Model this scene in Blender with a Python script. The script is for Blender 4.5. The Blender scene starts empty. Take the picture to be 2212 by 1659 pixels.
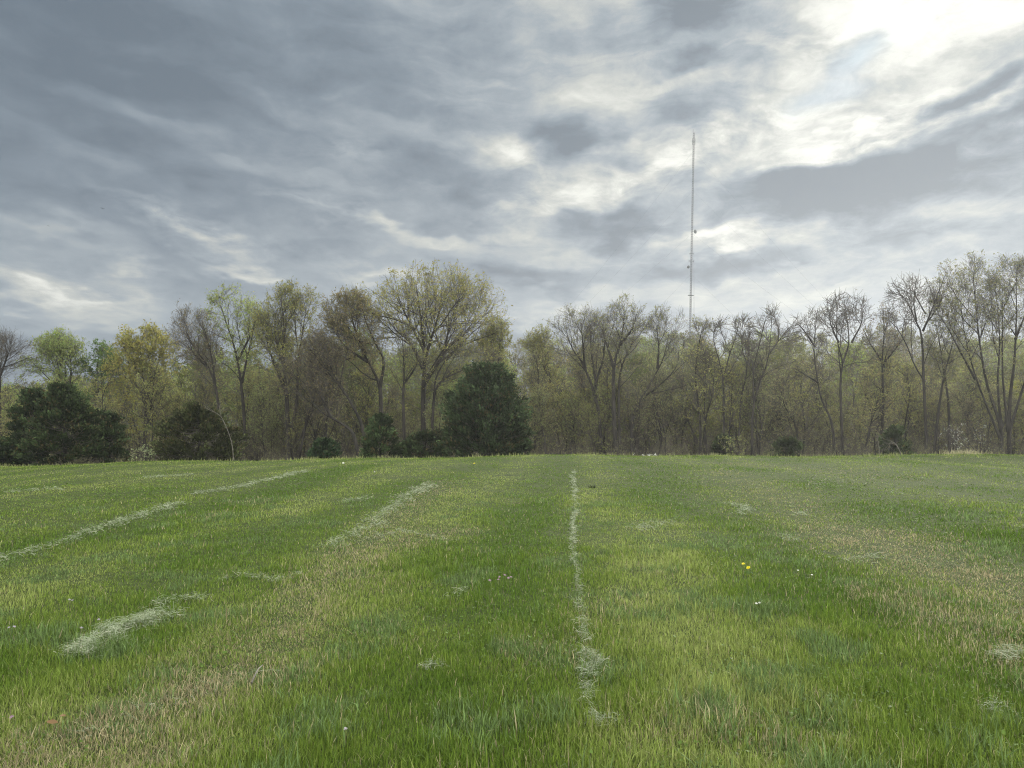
import bpy, math
import numpy as np

SC = bpy.context.scene
COL = SC.collection
R = math.radians
EXPOSURE = 1.6
RNG = np.random.default_rng(7)

# ------------------------------------------------------------------ camera
CAM_Z = 1.6
FPX = 1661.0                      # focal length in pixels of a 2212 px wide frame
PITCH = math.atan((935.0 - 829.5) / FPX)
cam_d = bpy.data.cameras.new("camera")
cam = bpy.data.objects.new("camera", cam_d)
COL.objects.link(cam)
cam.location = (0, 0, CAM_Z)
cam.rotation_euler = (R(90) + PITCH, 0, 0)
cam_d.sensor_width = 36.0
cam_d.lens = 36.0 * FPX / 2212.0
cam_d.clip_start = 0.1
cam_d.clip_end = 8000
SC.camera = cam


def ray(px, py):
    """direction seen at a point of the photograph (2212 px wide)"""
    x = (px - 1106.0) / FPX
    y = (829.5 - py) / FPX
    c, s = math.cos(PITCH), math.sin(PITCH)
    return np.array([x, c - y * s, s + y * c])


def at_depth(px, py, Y):
    d = ray(px, py)
    return np.array([0, 0, CAM_Z]) + d * (Y / d[1])


# ------------------------------------------------------------------ terrain
def softplus(a):
    return np.logaddexp(0, a)


def height(x, y):
    x = np.asarray(x, float)
    y = np.asarray(y, float)
    z = 0.0225 * y
    z = z - 0.098 * 4.0 * softplus((y - 35.5) / 4.0)                # the brow of the field
    z = z + 0.0755 * 8.0 * softplus((y - 72.0) / 8.0)               # valley floor behind it
    z = z - 0.024 * 4.0 * softplus((-x - 3.0) / 4.0) * np.clip(y / 30.0, 0, 1.0) * np.exp(-np.clip(-x - 60, 0, 400) / 80)
    hill = 1.0 / (1.0 + np.exp(-(y - 128.0) / 13.0))
    ridge = 9.6 + 1.6 * np.sin(x * 0.021 + 0.4) + 0.9 * np.sin(x * 0.057 + 2.0)
    ridge = ridge + 1.4 / (1.0 + np.exp(-(x - 10.0) / 14.0))
    ridge = ridge - 5.0 / (1.0 + np.exp((x + 62.0) / 14.0))
    z = z + hill * ridge
    z = z + 0.05 * np.sin(x * 0.33 + 0.6) * np.sin(y * 0.21 + 1.0) * np.clip(y / 12, 0, 1)
    z = z + 0.03 * np.sin(x * 0.71 + y * 0.19) * np.clip(y / 12, 0, 1)
    return z


def on_ground(px, py):
    d = ray(px, py)
    t = np.linspace(1.5, 60, 6000)
    p = np.array([0, 0, CAM_Z])[None] + d[None] * (t / d[1])[:, None]
    under = np.nonzero(p[:, 2] <= height(p[:, 0], p[:, 1]))[0]
    if len(under) == 0:
        i = int(np.argmin(p[:, 2] - height(p[:, 0], p[:, 1])))
    else:
        i = under[0]
    q = p[i].copy()
    q[2] = float(height(q[0], q[1]))
    return q


# value noise on the ground plane
def vnoise(x, y, seed=0):
    xi = np.floor(x).astype(np.int64)
    yi = np.floor(y).astype(np.int64)
    xf = x - xi
    yf = y - yi

    def hsh(a, b):
        n = (a * 374761393 + b * 668265263 + seed * 144665) & 0xFFFFFFFF
        n = ((n ^ (n >> 13)) * 1274126177) & 0xFFFFFFFF
        return ((n ^ (n >> 16)) & 0xFFFF) / 65535.0
    u = xf * xf * (3 - 2 * xf)
    v = yf * yf * (3 - 2 * yf)
    return (hsh(xi, yi) * (1 - u) + hsh(xi + 1, yi) * u) * (1 - v) + (hsh(xi, yi + 1) * (1 - u) + hsh(xi + 1, yi + 1) * u) * v


def fbm(x, y, seed=0, o=3):
    s = 0
    a = 0.5
    tot = 0
    for k in range(o):
        s = s + a * vnoise(x * 2 ** k, y * 2 ** k, seed + k * 17)
        tot += a
        a *= 0.55
    return s / tot


# ------------------------------------------------------------------ helpers
def link(o, parent=None):
    COL.objects.link(o)
    if parent is not None:
        o.parent = parent
    return o


def tag(o, label=None, cat=None, group=None, kind=None):
    if label:
        o["label"] = label
    if cat:
        o["category"] = cat
    if group:
        o["group"] = group
    if kind:
        o["kind"] = kind
    return o


def empty(name, loc):
    o = bpy.data.objects.new(name, None)
    o.empty_display_size = 0.3
    o.location = loc
    return link(o)


def mesh_data(name, verts, quads=None, tris=None, mats=(), qmat=None, tmat=None, tint=None, smooth=True):
    me = bpy.data.meshes.new(name)
    verts = np.ascontiguousarray(verts, dtype=np.float32)
    nq = 0 if quads is None else len(quads)
    nt = 0 if tris is None else len(tris)
    me.vertices.add(len(verts))
    me.vertices.foreach_set("co", verts.ravel())
    li = []
    if nq:
        li.append(np.asarray(quads, np.int32).ravel())
    if nt:
        li.append(np.asarray(tris, np.int32).ravel())
    li = np.concatenate(li)
    me.loops.add(len(li))
    me.loops.foreach_set("vertex_index", li)
    me.polygons.add(nq + nt)
    ls = np.concatenate([np.arange(nq) * 4, nq * 4 + np.arange(nt) * 3]).astype(np.int32)
    me.polygons.foreach_set("loop_start", ls)
    mi = np.zeros(nq + nt, np.int32)
    if qmat is not None and nq:
        mi[:nq] = qmat
    if tmat is not None and nt:
        mi[nq:] = tmat
    me.polygons.foreach_set("material_index", mi)
    me.polygons.foreach_set("use_smooth", np.full(nq + nt, smooth, dtype=bool))
    for m in mats:
        me.materials.append(m)
    if tint is not None:
        a = me.color_attributes.new("tint", "FLOAT_COLOR", "POINT")
        c = np.ones((len(verts), 4), np.float32)
        c[:, :3] = tint
        a.data.foreach_set("color", c.ravel())
    me.update(calc_edges=True)
    return me


def mesh_obj(name, me, parent=None, loc=None):
    o = bpy.data.objects.new(name, me)
    if loc is not None:
        o.location = loc
    return link(o, parent)


class Geo:
    """collects quads with a colour and a material slot"""

    def __init__(self):
        self.v, self.q, self.m, self.c, self.n = [], [], [], [], 0

    def add(self, v, q, mat=0, tint=(0.5, 0.5, 0.5)):
        v = np.asarray(v, float).reshape(-1, 3)
        q = np.asarray(q, np.int64).reshape(-1, 4)
        if len(v) == 0 or len(q) == 0:
            return
        self.v.append(v)
        self.q.append(q + self.n)
        self.m.append(np.full(len(q), mat))
        t = np.asarray(tint, float)
        self.c.append(np.broadcast_to(t, (len(v), 3)) if t.ndim == 1 else t)
        self.n += len(v)

    def arrays(self):
        return np.concatenate(self.v), np.concatenate(self.q), np.concatenate(self.m), np.concatenate(self.c)

    def data(self, name, mats, smooth=True):
        v, q, m, c = self.arrays()
        return mesh_data(name, v, q, None, mats, m, None, c, smooth)


def norm(a):
    return a / np.maximum(np.linalg.norm(a, axis=-1, keepdims=True), 1e-9)


def tubes(P, Rr, S):
    """P (N,K,3) centre lines, Rr (N,K) radii -> verts, quads"""
    N, K, _ = P.shape
    T = np.empty_like(P)
    T[:, 1:-1] = P[:, 2:] - P[:, :-2]
    T[:, 0] = P[:, 1] - P[:, 0]
    T[:, -1] = P[:, -1] - P[:, -2]
    T = norm(T)
    mean = norm(P[:, -1] - P[:, 0])
    ref = np.where(np.abs(mean[:, 0:1]) < 0.6, np.array([[1.0, 0, 0]]), np.array([[0, 1.0, 0]]))
    U = norm(np.cross(T, ref[:, None, :]))
    V = np.cross(T, U)
    a = np.arange(S) * 2 * math.pi / S
    ring = P[:, :, None, :] + Rr[:, :, None, None] * (U[:, :, None, :] * np.cos(a)[None, None, :, None] + V[:, :, None, :] * np.sin(a)[None, None, :, None])
    idx = np.arange(N * K * S).reshape(N, K, S)
    A = idx[:, :-1, :]
    B = np.roll(idx, -1, axis=2)[:, :-1, :]
    C = np.roll(idx, -1, axis=2)[:, 1:, :]
    D = idx[:, 1:, :]
    q = np.stack([A, B, C, D], -1).reshape(-1, 4)
    return ring.reshape(-1, 3), q


def catmull(pts, n):
    pts = np.asarray(pts, float)
    if len(pts) == 2:
        t = np.linspace(0, 1, n)[:, None]
        return pts[0] * (1 - t) + pts[1] * t
    p = np.vstack([2 * pts[0] - pts[1], pts, 2 * pts[-1] - pts[-2]])
    seg = len(pts) - 1
    out = []
    for u in np.linspace(0, seg - 1e-6, n):
        i = int(u)
        t = u - i
        a, b, c, d = p[i], p[i + 1], p[i + 2], p[i + 3]
        out.append(0.5 * (2 * b + (c - a) * t + (2 * a - 5 * b + 4 * c - d) * t * t + (3 * b - a - 3 * c + d) * t ** 3))
    return np.array(out)


# ------------------------------------------------------------------ materials
def new_mat(name):
    m = bpy.data.materials.new(name)
    m.use_nodes = True
    nt = m.node_tree
    for n in list(nt.nodes):
        nt.nodes.remove(n)
    out = nt.nodes.new("ShaderNodeOutputMaterial")
    return m, nt, out


def leaf_mat(name, rough=0.55, trans=0.35, spec=0.3, noise_scale=0.0, noise_amt=0.0):
    m, nt, out = new_mat(name)
    at = nt.nodes.new("ShaderNodeAttribute")
    at.attribute_name = "tint"
    col = at.outputs["Color"]
    if noise_amt:
        tc = nt.nodes.new("ShaderNodeNewGeometry")
        nz = nt.nodes.new("ShaderNodeTexNoise")
        nz.inputs["Scale"].default_value = noise_scale
        nt.links.new(tc.outputs["Position"], nz.inputs["Vector"])
        mr = nt.nodes.new("ShaderNodeMapRange")
        mr.inputs["From Min"].default_value = 0.3
        mr.inputs["From Max"].default_value = 0.7
        mr.inputs["To Min"].default_value = 1 - noise_amt
        mr.inputs["To Max"].default_value = 1 + noise_amt
        nt.links.new(nz.outputs["Fac"], mr.inputs["Value"])
        vm = nt.nodes.new("ShaderNodeVectorMath")
        vm.operation = "SCALE"
        nt.links.new(col, vm.inputs[0])
        nt.links.new(mr.outputs["Result"], vm.inputs["Scale"])
        col = vm.outputs[0]
    p = nt.nodes.new("ShaderNodeBsdfPrincipled")
    p.inputs["Roughness"].default_value = rough
    p.inputs["Specular IOR Level"].default_value = spec
    nt.links.new(col, p.inputs["Base Color"])
    t = nt.nodes.new("ShaderNodeBsdfTranslucent")
    nt.links.new(col, t.inputs["Color"])
    mx = nt.nodes.new("ShaderNodeMixShader")
    mx.inputs[0].default_value = trans
    nt.links.new(p.outputs[0], mx.inputs[1])
    nt.links.new(t.outputs[0], mx.inputs[2])
    nt.links.new(mx.outputs[0], out.inputs["Surface"])
    return m


def noisy_mat(name, c1, c2, scale, rough=0.9, detail=4, stretch=(1, 1, 1), metallic=0.0, bump=0.0):
    m, nt, out = new_mat(name)
    g = nt.nodes.new("ShaderNodeTexCoord")
    mp = nt.nodes.new("ShaderNodeMapping")
    mp.inputs["Scale"].default_value = stretch
    nt.links.new(g.outputs["Object"], mp.inputs["Vector"])
    nz = nt.nodes.new("ShaderNodeTexNoise")
    nz.inputs["Scale"].default_value = scale
    nz.inputs["Detail"].default_value = detail
    nt.links.new(mp.outputs[0], nz.inputs["Vector"])
    cr = nt.nodes.new("ShaderNodeValToRGB")
    cr.color_ramp.elements[0].position = 0.35
    cr.color_ramp.elements[0].color = (*c1, 1)
    cr.color_ramp.elements[1].position = 0.68
    cr.color_ramp.elements[1].color = (*c2, 1)
    nt.links.new(nz.outputs["Fac"], cr.inputs["Fac"])
    p = nt.nodes.new("ShaderNodeBsdfPrincipled")
    p.inputs["Roughness"].default_value = rough
    p.inputs["Metallic"].default_value = metallic
    p.inputs["Specular IOR Level"].default_value = 0.25
    nt.links.new(cr.outputs["Color"], p.inputs["Base Color"])
    if bump:
        b = nt.nodes.new("ShaderNodeBump")
        b.inputs["Strength"].default_value = bump
        b.inputs["Distance"].default_value = 0.02
        nt.links.new(nz.outputs["Fac"], b.inputs["Height"])
        nt.links.new(b.outputs[0], p.inputs["Normal"])
    nt.links.new(p.outputs[0], out.inputs["Surface"])
    return m


M_GRASS = leaf_mat("grass_blade", 0.62, 0.40, 0.16)
M_HAY = leaf_mat("cut_grass", 0.6, 0.25, 0.3)
M_LEAF = leaf_mat("spring_leaf", 0.6, 0.52, 0.2)
M_CEDAR = leaf_mat("cedar_spray", 0.8, 0.12, 0.08, 0.9, 0.35)
M_PETAL = leaf_mat("petal", 0.6, 0.3, 0.2)
M_BARK = noisy_mat("bark", (0.012, 0.011, 0.010), (0.044, 0.039, 0.034), 6.0, 0.95, 5, (1, 1, 0.25), bump=0.5)
M_TWIG = noisy_mat("twig_bark", (0.052, 0.046, 0.040), (0.110, 0.098, 0.085), 2.5, 0.95, 2)
M_PALE = noisy_mat("bleached_wood", (0.09, 0.08, 0.068), (0.19, 0.175, 0.15), 5.0, 0.9, 4)
M_STEEL = noisy_mat("galvanised_steel", (0.010, 0.011, 0.012), (0.020, 0.022, 0.024), 1.0, 0.7, 3, metallic=0.0)
M_DISH = noisy_mat("dark_radome", (0.025, 0.03, 0.035), (0.05, 0.055, 0.06), 2.0, 0.6, 2)
M_FEATHER = noisy_mat("dark_feather", (0.012, 0.012, 0.014), (0.03, 0.028, 0.027), 12.0, 0.8, 2)

# ground
m_ground, nt, out = new_mat("ground_soil_and_litter")
geo = nt.nodes.new("ShaderNodeNewGeometry")
sep = nt.nodes.new("ShaderNodeSeparateXYZ")
nt.links.new(geo.outputs["Position"], sep.inputs[0])
n1 = nt.nodes.new("ShaderNodeTexNoise")
n1.inputs["Scale"].default_value = 9.0
n1.inputs["Detail"].default_value = 6
nt.links.new(geo.outputs["Position"], n1.inputs["Vector"])
cra = nt.nodes.new("ShaderNodeValToRGB")
cra.color_ramp.elements[0].position = 0.35
cra.color_ramp.elements[0].color = (0.024, 0.034, 0.010, 1)
cra.color_ramp.elements[1].position = 0.7
cra.color_ramp.elements[1].color = (0.055, 0.072, 0.022, 1)
nt.links.new(n1.outputs["Fac"], cra.inputs["Fac"])
crb = nt.nodes.new("ShaderNodeValToRGB")
crb.color_ramp.elements[0].position = 0.3
crb.color_ramp.elements[0].color = (0.045, 0.042, 0.022, 1)
crb.color_ramp.elements[1].position = 0.75
crb.color_ramp.elements[1].color = (0.13, 0.11, 0.065, 1)
nt.links.new(n1.outputs["Fac"], crb.inputs["Fac"])
mr = nt.nodes.new("ShaderNodeMapRange")
mr.inputs["From Min"].default_value = 47
mr.inputs["From Max"].default_value = 53
nt.links.new(sep.outputs["Y"], mr.inputs["Value"])
mx = nt.nodes.new("ShaderNodeMixRGB")
nt.links.new(mr.outputs[0], mx.inputs[0])
nt.links.new(cra.outputs[0], mx.inputs[1])
nt.links.new(crb.outputs[0], mx.inputs[2])
pb = nt.nodes.new("ShaderNodeBsdfPrincipled")
pb.inputs["Roughness"].default_value = 1.0
pb.inputs["Specular IOR Level"].default_value = 0.1
nt.links.new(mx.outputs[0], pb.inputs["Base Color"])
nt.links.new(pb.outputs[0], out.inputs["Surface"])

# ------------------------------------------------------------------ ground sheet
def axis(lo, hi, inner_lo, inner_hi, step, growth=1.12):
    a = list(np.arange(inner_lo, inner_hi + step, step))
    s = step
    while a[-1] < hi:
        s *= growth
        a.append(a[-1] + s)
    s = step
    pre = []
    v = inner_lo
    while v > lo:
        s *= growth
        v -= s
        pre.append(v)
    return np.array(pre[::-1] + a)


gx = axis(-420, 420, -50, 50, 0.5)
gy = axis(-420, 420, -2, 60, 0.5)
GX, GY = np.meshgrid(gx, gy)
GZ = height(GX, GY)
nx, ny = len(gx), len(gy)
idx = np.arange(nx * ny).reshape(ny, nx)
gq = np.stack([idx[:-1, :-1], idx[:-1, 1:], idx[1:, 1:], idx[1:, :-1]], -1).reshape(-1, 4)
ground = mesh_obj("ground", mesh_data("ground", np.stack([GX, GY, GZ], -1).reshape(-1, 3), gq, None, [m_ground]))
tag(ground, "rolling ground of the mown hay field dropping off behind its brow", "ground", kind="structure")

# ------------------------------------------------------------------ field maps (dry bands, light and dark swaths)
def world_line(pts):
    return np.array([on_ground(*p)[:2] for p in pts])


def line_dist(x, y, L):
    d = np.full(x.shape, 1e9)
    for a, b in zip(L[:-1], L[1:]):
        ab = b - a
        t = np.clip(((x - a[0]) * ab[0] + (y - a[1]) * ab[1]) / (ab @ ab + 1e-9), 0, 1)
        d = np.minimum(d, np.hypot(x - a[0] - t * ab[0], y - a[1] - t * ab[1]))
    return d


DRY = [([(-150, 1720), (120, 1640), (330, 1560), (540, 1450)], 0.34, 0.85),
       ([(540, 1450), (640, 1330), (740, 1215), (830, 1150), (960, 1040)], 0.38, 0.62),
       ([(740, 1195), (880, 1175), (960, 1150)], 0.38, 0.75),
       ([(2500, 1420), (2212, 1280), (2060, 1235), (1930, 1190), (1840, 1150)], 0.75, 0.95),
       ([(1840, 1150), (1720, 1095), (1560, 1020)], 0.7, 0.45),
       ([(2420, 1500), (2150, 1380), (1950, 1290)], 0.5, 0.55),
       ([(250, 1659), (330, 1650)], 0.25, 0.8),
       ([(1430, 1570), (1640, 1600)], 0.3, 0.3),
       ([(1950, 1040), (1750, 1010), (1560, 1000)], 1.0, 0.35),
       ([(1180, 1420), (1300, 1310)], 0.3, 0.2)]
LIGHT = [([(-60, 1360), (250, 1240), (480, 1150), (700, 1075), (1000, 1000)], 0.7, 0.9),
         ([(-60, 1130), (250, 1060), (520, 1010)], 1.3, 0.8),
         ([(960, 1120), (1060, 1050), (1130, 1000)], 0.8, 0.5),
         ([(1330, 1400), (1310, 1180), (1290, 1060)], 0.5, 0.35),
         ([(1560, 1500), (1480, 1250), (1400, 1080)], 0.5, 0.35),
         ([(0, 1040), (500, 1000)], 2.0, 0.5)]
DARK = [([(330, 1215), (480, 1130), (620, 1062), (760, 1008)], 0.8, 0.95),
        ([(-50, 1470), (200, 1440), (330, 1390)], 0.5, 0.8),
        ([(0, 1160), (180, 1110), (350, 1060)], 0.9, 0.8),
        ([(860, 1250), (1060, 1180), (1130, 1090)], 0.6, 0.7),
        ([(1900, 1100), (2100, 1120), (2300, 1180)], 1.0, 0.8),
        ([(1400, 1100), (1420, 1020)], 0.8, 0.5),
        ([(1650, 1290), (1900, 1300)], 0.5, 0.7),
        ([(2000, 1500), (2212, 1480)], 0.6, 0.6),
        ([(1080, 1010), (1350, 1000), (1500, 1010)], 1.2, 0.6)]
DRY = [(world_line(a), b, c) for a, b, c in DRY]
LIGHT = [(world_line(a), b, c) for a, b, c in LIGHT]
DARK = [(world_line(a), b, c) for a, b, c in DARK]


def band(x, y, bands):
    s = np.zeros_like(x)
    wx = x + 0.5 * (fbm(x * 0.9, y * 0.9, 31) - 0.5)
    wy = y + 0.5 * (fbm(x * 0.9, y * 0.9, 57) - 0.5)
    for L, w, k in bands:
        s = np.maximum(s, k * np.exp(-(line_dist(wx, wy, L) / w) ** 2))
    return s


# ------------------------------------------------------------------ grass
def blades(x, y, hgt, wid, az, lean, bend, tint):
    """five-vertex blades: quad + triangle"""
    n = len(x)
    z = height(x, y)
    base = np.stack([x, y, z - 0.01], -1)
    side = np.stack([np.cos(az), np.sin(az), np.zeros(n)], -1)
    la = az + math.pi / 2 + RNG.normal(0, 0.35, n)
    ld = np.stack([np.cos(la), np.sin(la), np.zeros(n)], -1)
    up = np.array([0, 0, 1.0])
    m = base + hgt[:, None] * 0.55 * (up * np.cos(lean)[:, None] + ld * np.sin(lean)[:, None])
    l2 = lean + bend
    t = m + hgt[:, None] * 0.45 * (up * np.cos(l2)[:, None] + ld * np.sin(l2)[:, None])
    w = wid[:, None] * side
    V = np.stack([base - w * 0.5, base + w * 0.5, m - w * 0.42, m + w * 0.42, t], 1).reshape(-1, 3)
    i = np.arange(n) * 5
    q = np.stack([i, i + 1, i + 3, i + 2], -1)
    tr = np.stack([i + 2, i + 3, i + 4], -1)
    return V, q, tr, np.repeat(tint, 5, axis=0)


G_DEEP = np.array([0.074, 0.134, 0.014])
G_MID = np.array([0.142, 0.204, 0.030])
G_YEL = np.array([0.252, 0.296, 0.090])
G_BLUE = np.array([0.125, 0.188, 0.062])
G_TAN = np.array([0.39, 0.325, 0.185])
G_STRAW = np.array([0.42, 0.38, 0.23])


def grass_field():
    N0, D0, DMIN, DMAX = 11000.0, 4.6, 1.7, 47.0
    half = R(50)
    a1 = N0 * half * (D0 ** 2 - DMIN ** 2)
    a2 = 2 * half * N0 * D0 ** 2 * math.log(DMAX / D0)
    n1, n2 = int(a1), int(a2)
    d = np.concatenate([np.sqrt(RNG.uniform(DMIN ** 2, D0 ** 2, n1)), D0 * np.exp(RNG.uniform(0, math.log(DMAX / D0), n2))])
    th = RNG.uniform(-half, half, n1 + n2)
    x, y = d * np.sin(th), d * np.cos(th)
    n = len(x)
    dry = band(x, y, DRY)
    lig = band(x, y, LIGHT)
    drk = band(x, y, DARK)
    u = x - 0.081 * y + 0.4 * (fbm(x * 0.25, y * 0.12, 71) - 0.5)
    nz = fbm(x * 0.8, y * 0.55, 3)
    nz2 = fbm(x * 2.6, y * 2.6, 5)
    nz3 = fbm(x * 6.0, y * 6.0, 9, 2)
    stripe = np.sin(u * 2.1 + 2.0 * (fbm(x * 0.3, y * 0.12, 12) - 0.5) * 2.0)
    patch = np.clip((fbm(x * 1.9 + 40, y * 1.9, 21) - 0.55) * 4, 0, 0.8)          # coarse bluish clumps
    dry = np.clip(dry * (0.55 + 0.9 * nz2) + np.clip((nz - 0.70) * 2.0, 0, 0.12), 0, 1)
    lightness = np.clip(0.40 + 0.46 * (lig - drk) + 0.28 * stripe + 0.6 * (nz - 0.5) + 0.6 * (nz2 - 0.5) + RNG.normal(0, 0.20, n), 0, 1)
    tint = np.where((lightness < 0.5)[:, None], G_DEEP + (G_MID - G_DEEP) * (lightness * 2)[:, None],
                    G_MID + (G_YEL - G_MID) * ((lightness - 0.5) * 2)[:, None])
    blue = (patch * 0.85 > RNG.random(n)) & (d < 16)
    tint[blue] = G_BLUE * RNG.uniform(0.7, 1.2, (blue.sum(), 1))
    isdry = RNG.random(n) < np.clip(dry * 0.74, 0, 0.8) + 0.03
    k = RNG.random((n, 1))
    tan = (G_TAN * k + G_STRAW * (1 - k)) * RNG.uniform(0.55, 1.0, (n, 1))
    tint[isdry] = tan[isdry]
    tint *= RNG.uniform(0.55, 1.42, (n, 1))
    tall = np.clip(0.35 + 1.4 * (fbm(x * 0.6 + 9, y * 0.6, 44) - 0.4) + 0.35 * drk - 0.25 * lig, 0, 1)
    tall *= np.clip(1.15 - 0.02 * d, 0.5, 1.2)
    tall *= (1 - 0.8 * np.clip(dry * 1.3, 0, 1))
    hgt = (0.036 + 0.056 * tall) * RNG.uniform(0.55, 1.30, n) * (1 + 0.35 * blue)
    hgt *= 1 + 0.3 * (nz3 - 0.5)
    hgt *= np.clip(1.22 - 0.035 * d, 0.62, 1.1)
    hgt *= 0.55 + 0.9 * fbm(x * 3.3, y * 3.3, 91, 2)
    hgt *= 1 + np.clip((d - 31) / 8, 0, 0.8) * (fbm(x * 1.3, y * 1.3, 66) > 0.55)
    long_ = RNG.random(n) < 0.016
    hgt[long_] *= 1.6
    wid = np.maximum(RNG.uniform(0.0024, 0.0046, n) * (1 + 0.5 * blue), 0.52 * d / 769.0)
    wid[long_] *= 1.25
    az = RNG.uniform(0, 2 * math.pi, n)
    lean = np.abs(RNG.normal(0.22, 0.24, n)) * np.clip(0.8 + 0.06 * d, 1.0, 2.0) + 0.25 * np.clip(dry, 0, 1) * RNG.random(n)
    bend = np.abs(RNG.normal(0.35, 0.35, n))
    V, q, tr, c = blades(x, y, hgt, wid, az, lean, bend, tint)
    # ragged taller weeds along the brow where the mower turns
    m = 14000
    fy = RNG.uniform(34, 42, m)
    fx = RNG.uniform(-1, 1, m) * fy * 0.95
    kk = fbm(fx * 0.9, fy * 0.5, 211) + 0.10 * RNG.normal(0, 1, m) > 0.60
    fx, fy = fx[kk], fy[kk]
    m = len(fx)
    ft = (G_MID * 0.6 + G_STRAW * 0.4)[None] * RNG.uniform(0.5, 1.2, (m, 1))
    V3, q3, t3, c3_ = blades(fx, fy, RNG.uniform(0.07, 0.24, m), np.full(m, 0.024), RNG.uniform(0, 6.28, m), np.abs(RNG.normal(0.2, 0.2, m)), np.abs(RNG.normal(0.4, 0.3, m)), ft)
    q, tr = np.concatenate([q, q3 + len(V)]), np.concatenate([tr, t3 + len(V)])
    V, c = np.concatenate([V, V3]), np.concatenate([c, c3_])
    # clover and other low broad leaves in loose patches between the blades
    m = 90000
    dd = 3.0 * np.exp(RNG.uniform(0, math.log(22 / 3.0), m))
    tt = RNG.uniform(-half, half, m)
    bx, by = dd * np.sin(tt), dd * np.cos(tt)
    pch = fbm(bx * 0.7 + 7, by * 0.7, 123)
    ok = (pch + 0.10 * RNG.normal(0, 1, m) > 0.60) | (np.hypot(bx + 0.5, (by - 9.2) * 0.6) < RNG.uniform(0.3, 1.7, m))
    bx, by, dd = bx[ok], by[ok], dd[ok]
    m = len(bx)
    zc = height(bx, by) + RNG.uniform(0.015, 0.055, m)
    sz = RNG.uniform(0.006, 0.013, m) * np.maximum(1, dd / 9)
    a0 = RNG.uniform(0, 6.28, m)
    e1 = np.stack([np.cos(a0), np.sin(a0), RNG.normal(0, 0.35, m)], -1) * sz[:, None]
    e2 = np.stack([-np.sin(a0), np.cos(a0), RNG.normal(0, 0.35, m)], -1) * sz[:, None] * 0.8
    c0 = np.stack([bx, by, zc], -1)
    V2 = np.stack([c0 - e1, c0 - e2, c0 + e1, c0 + e2], 1).reshape(-1, 3)
    q2 = np.arange(m * 4).reshape(m, 4) + len(V)
    t2 = np.repeat(np.array([[0.085, 0.140, 0.028]]) * RNG.uniform(0.6, 1.5, (m, 1)), 4, axis=0)
    V, q, c = np.concatenate([V, V2]), np.concatenate([q, q2]), np.concatenate([c, t2])
    print("grass blades", n, "broad leaves", m)
    o = mesh_obj("grass", mesh_data("grass", V, q, tr, [M_GRASS], tint=c, smooth=False))
    tag(o, "mown green meadow grass with dry tan bands and darker swaths", "grass", kind="stuff")


grass_field()


# ------------------------------------------------------------------ cut grass left on the field
def strands(x, y, z, length, wid, az, tilt, curl, tint):
    n = len(x)
    K = 4
    s = np.linspace(-0.5, 0.5, K)
    ang = az[:, None] + curl[:, None] * s[None]
    px = x[:, None] + length[:, None] * s[None] * np.cos(ang)
    py = y[:, None] + length[:, None] * s[None] * np.sin(ang)
    pz = z[:, None] + length[:, None] * s[None] * np.sin(tilt)[:, None]
    pz = np.maximum(pz, height(px, py) + 0.012)
    pz = pz - 0.2 * length[:, None] * (s[None] ** 2)
    sx, sy = -np.sin(ang) * wid[:, None] * 0.5, np.cos(ang) * wid[:, None] * 0.5
    roll = RNG.uniform(-0.6, 0.6, (n, 1)) * wid[:, None]
    A = np.stack([px - sx, py - sy, pz - roll], -1)
    B = np.stack([px + sx, py + sy, pz + roll], -1)
    V = np.stack([A, B], 2).reshape(n, K * 2, 3)
    i = np.arange(n)[:, None] * (K * 2) + np.arange(K - 1)[None] * 2
    q = np.stack([i, i + 1, i + 3, i + 2], -1).reshape(-1, 4)
    return V.reshape(-1, 3), q, np.repeat(tint, K * 2, axis=0)


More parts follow.
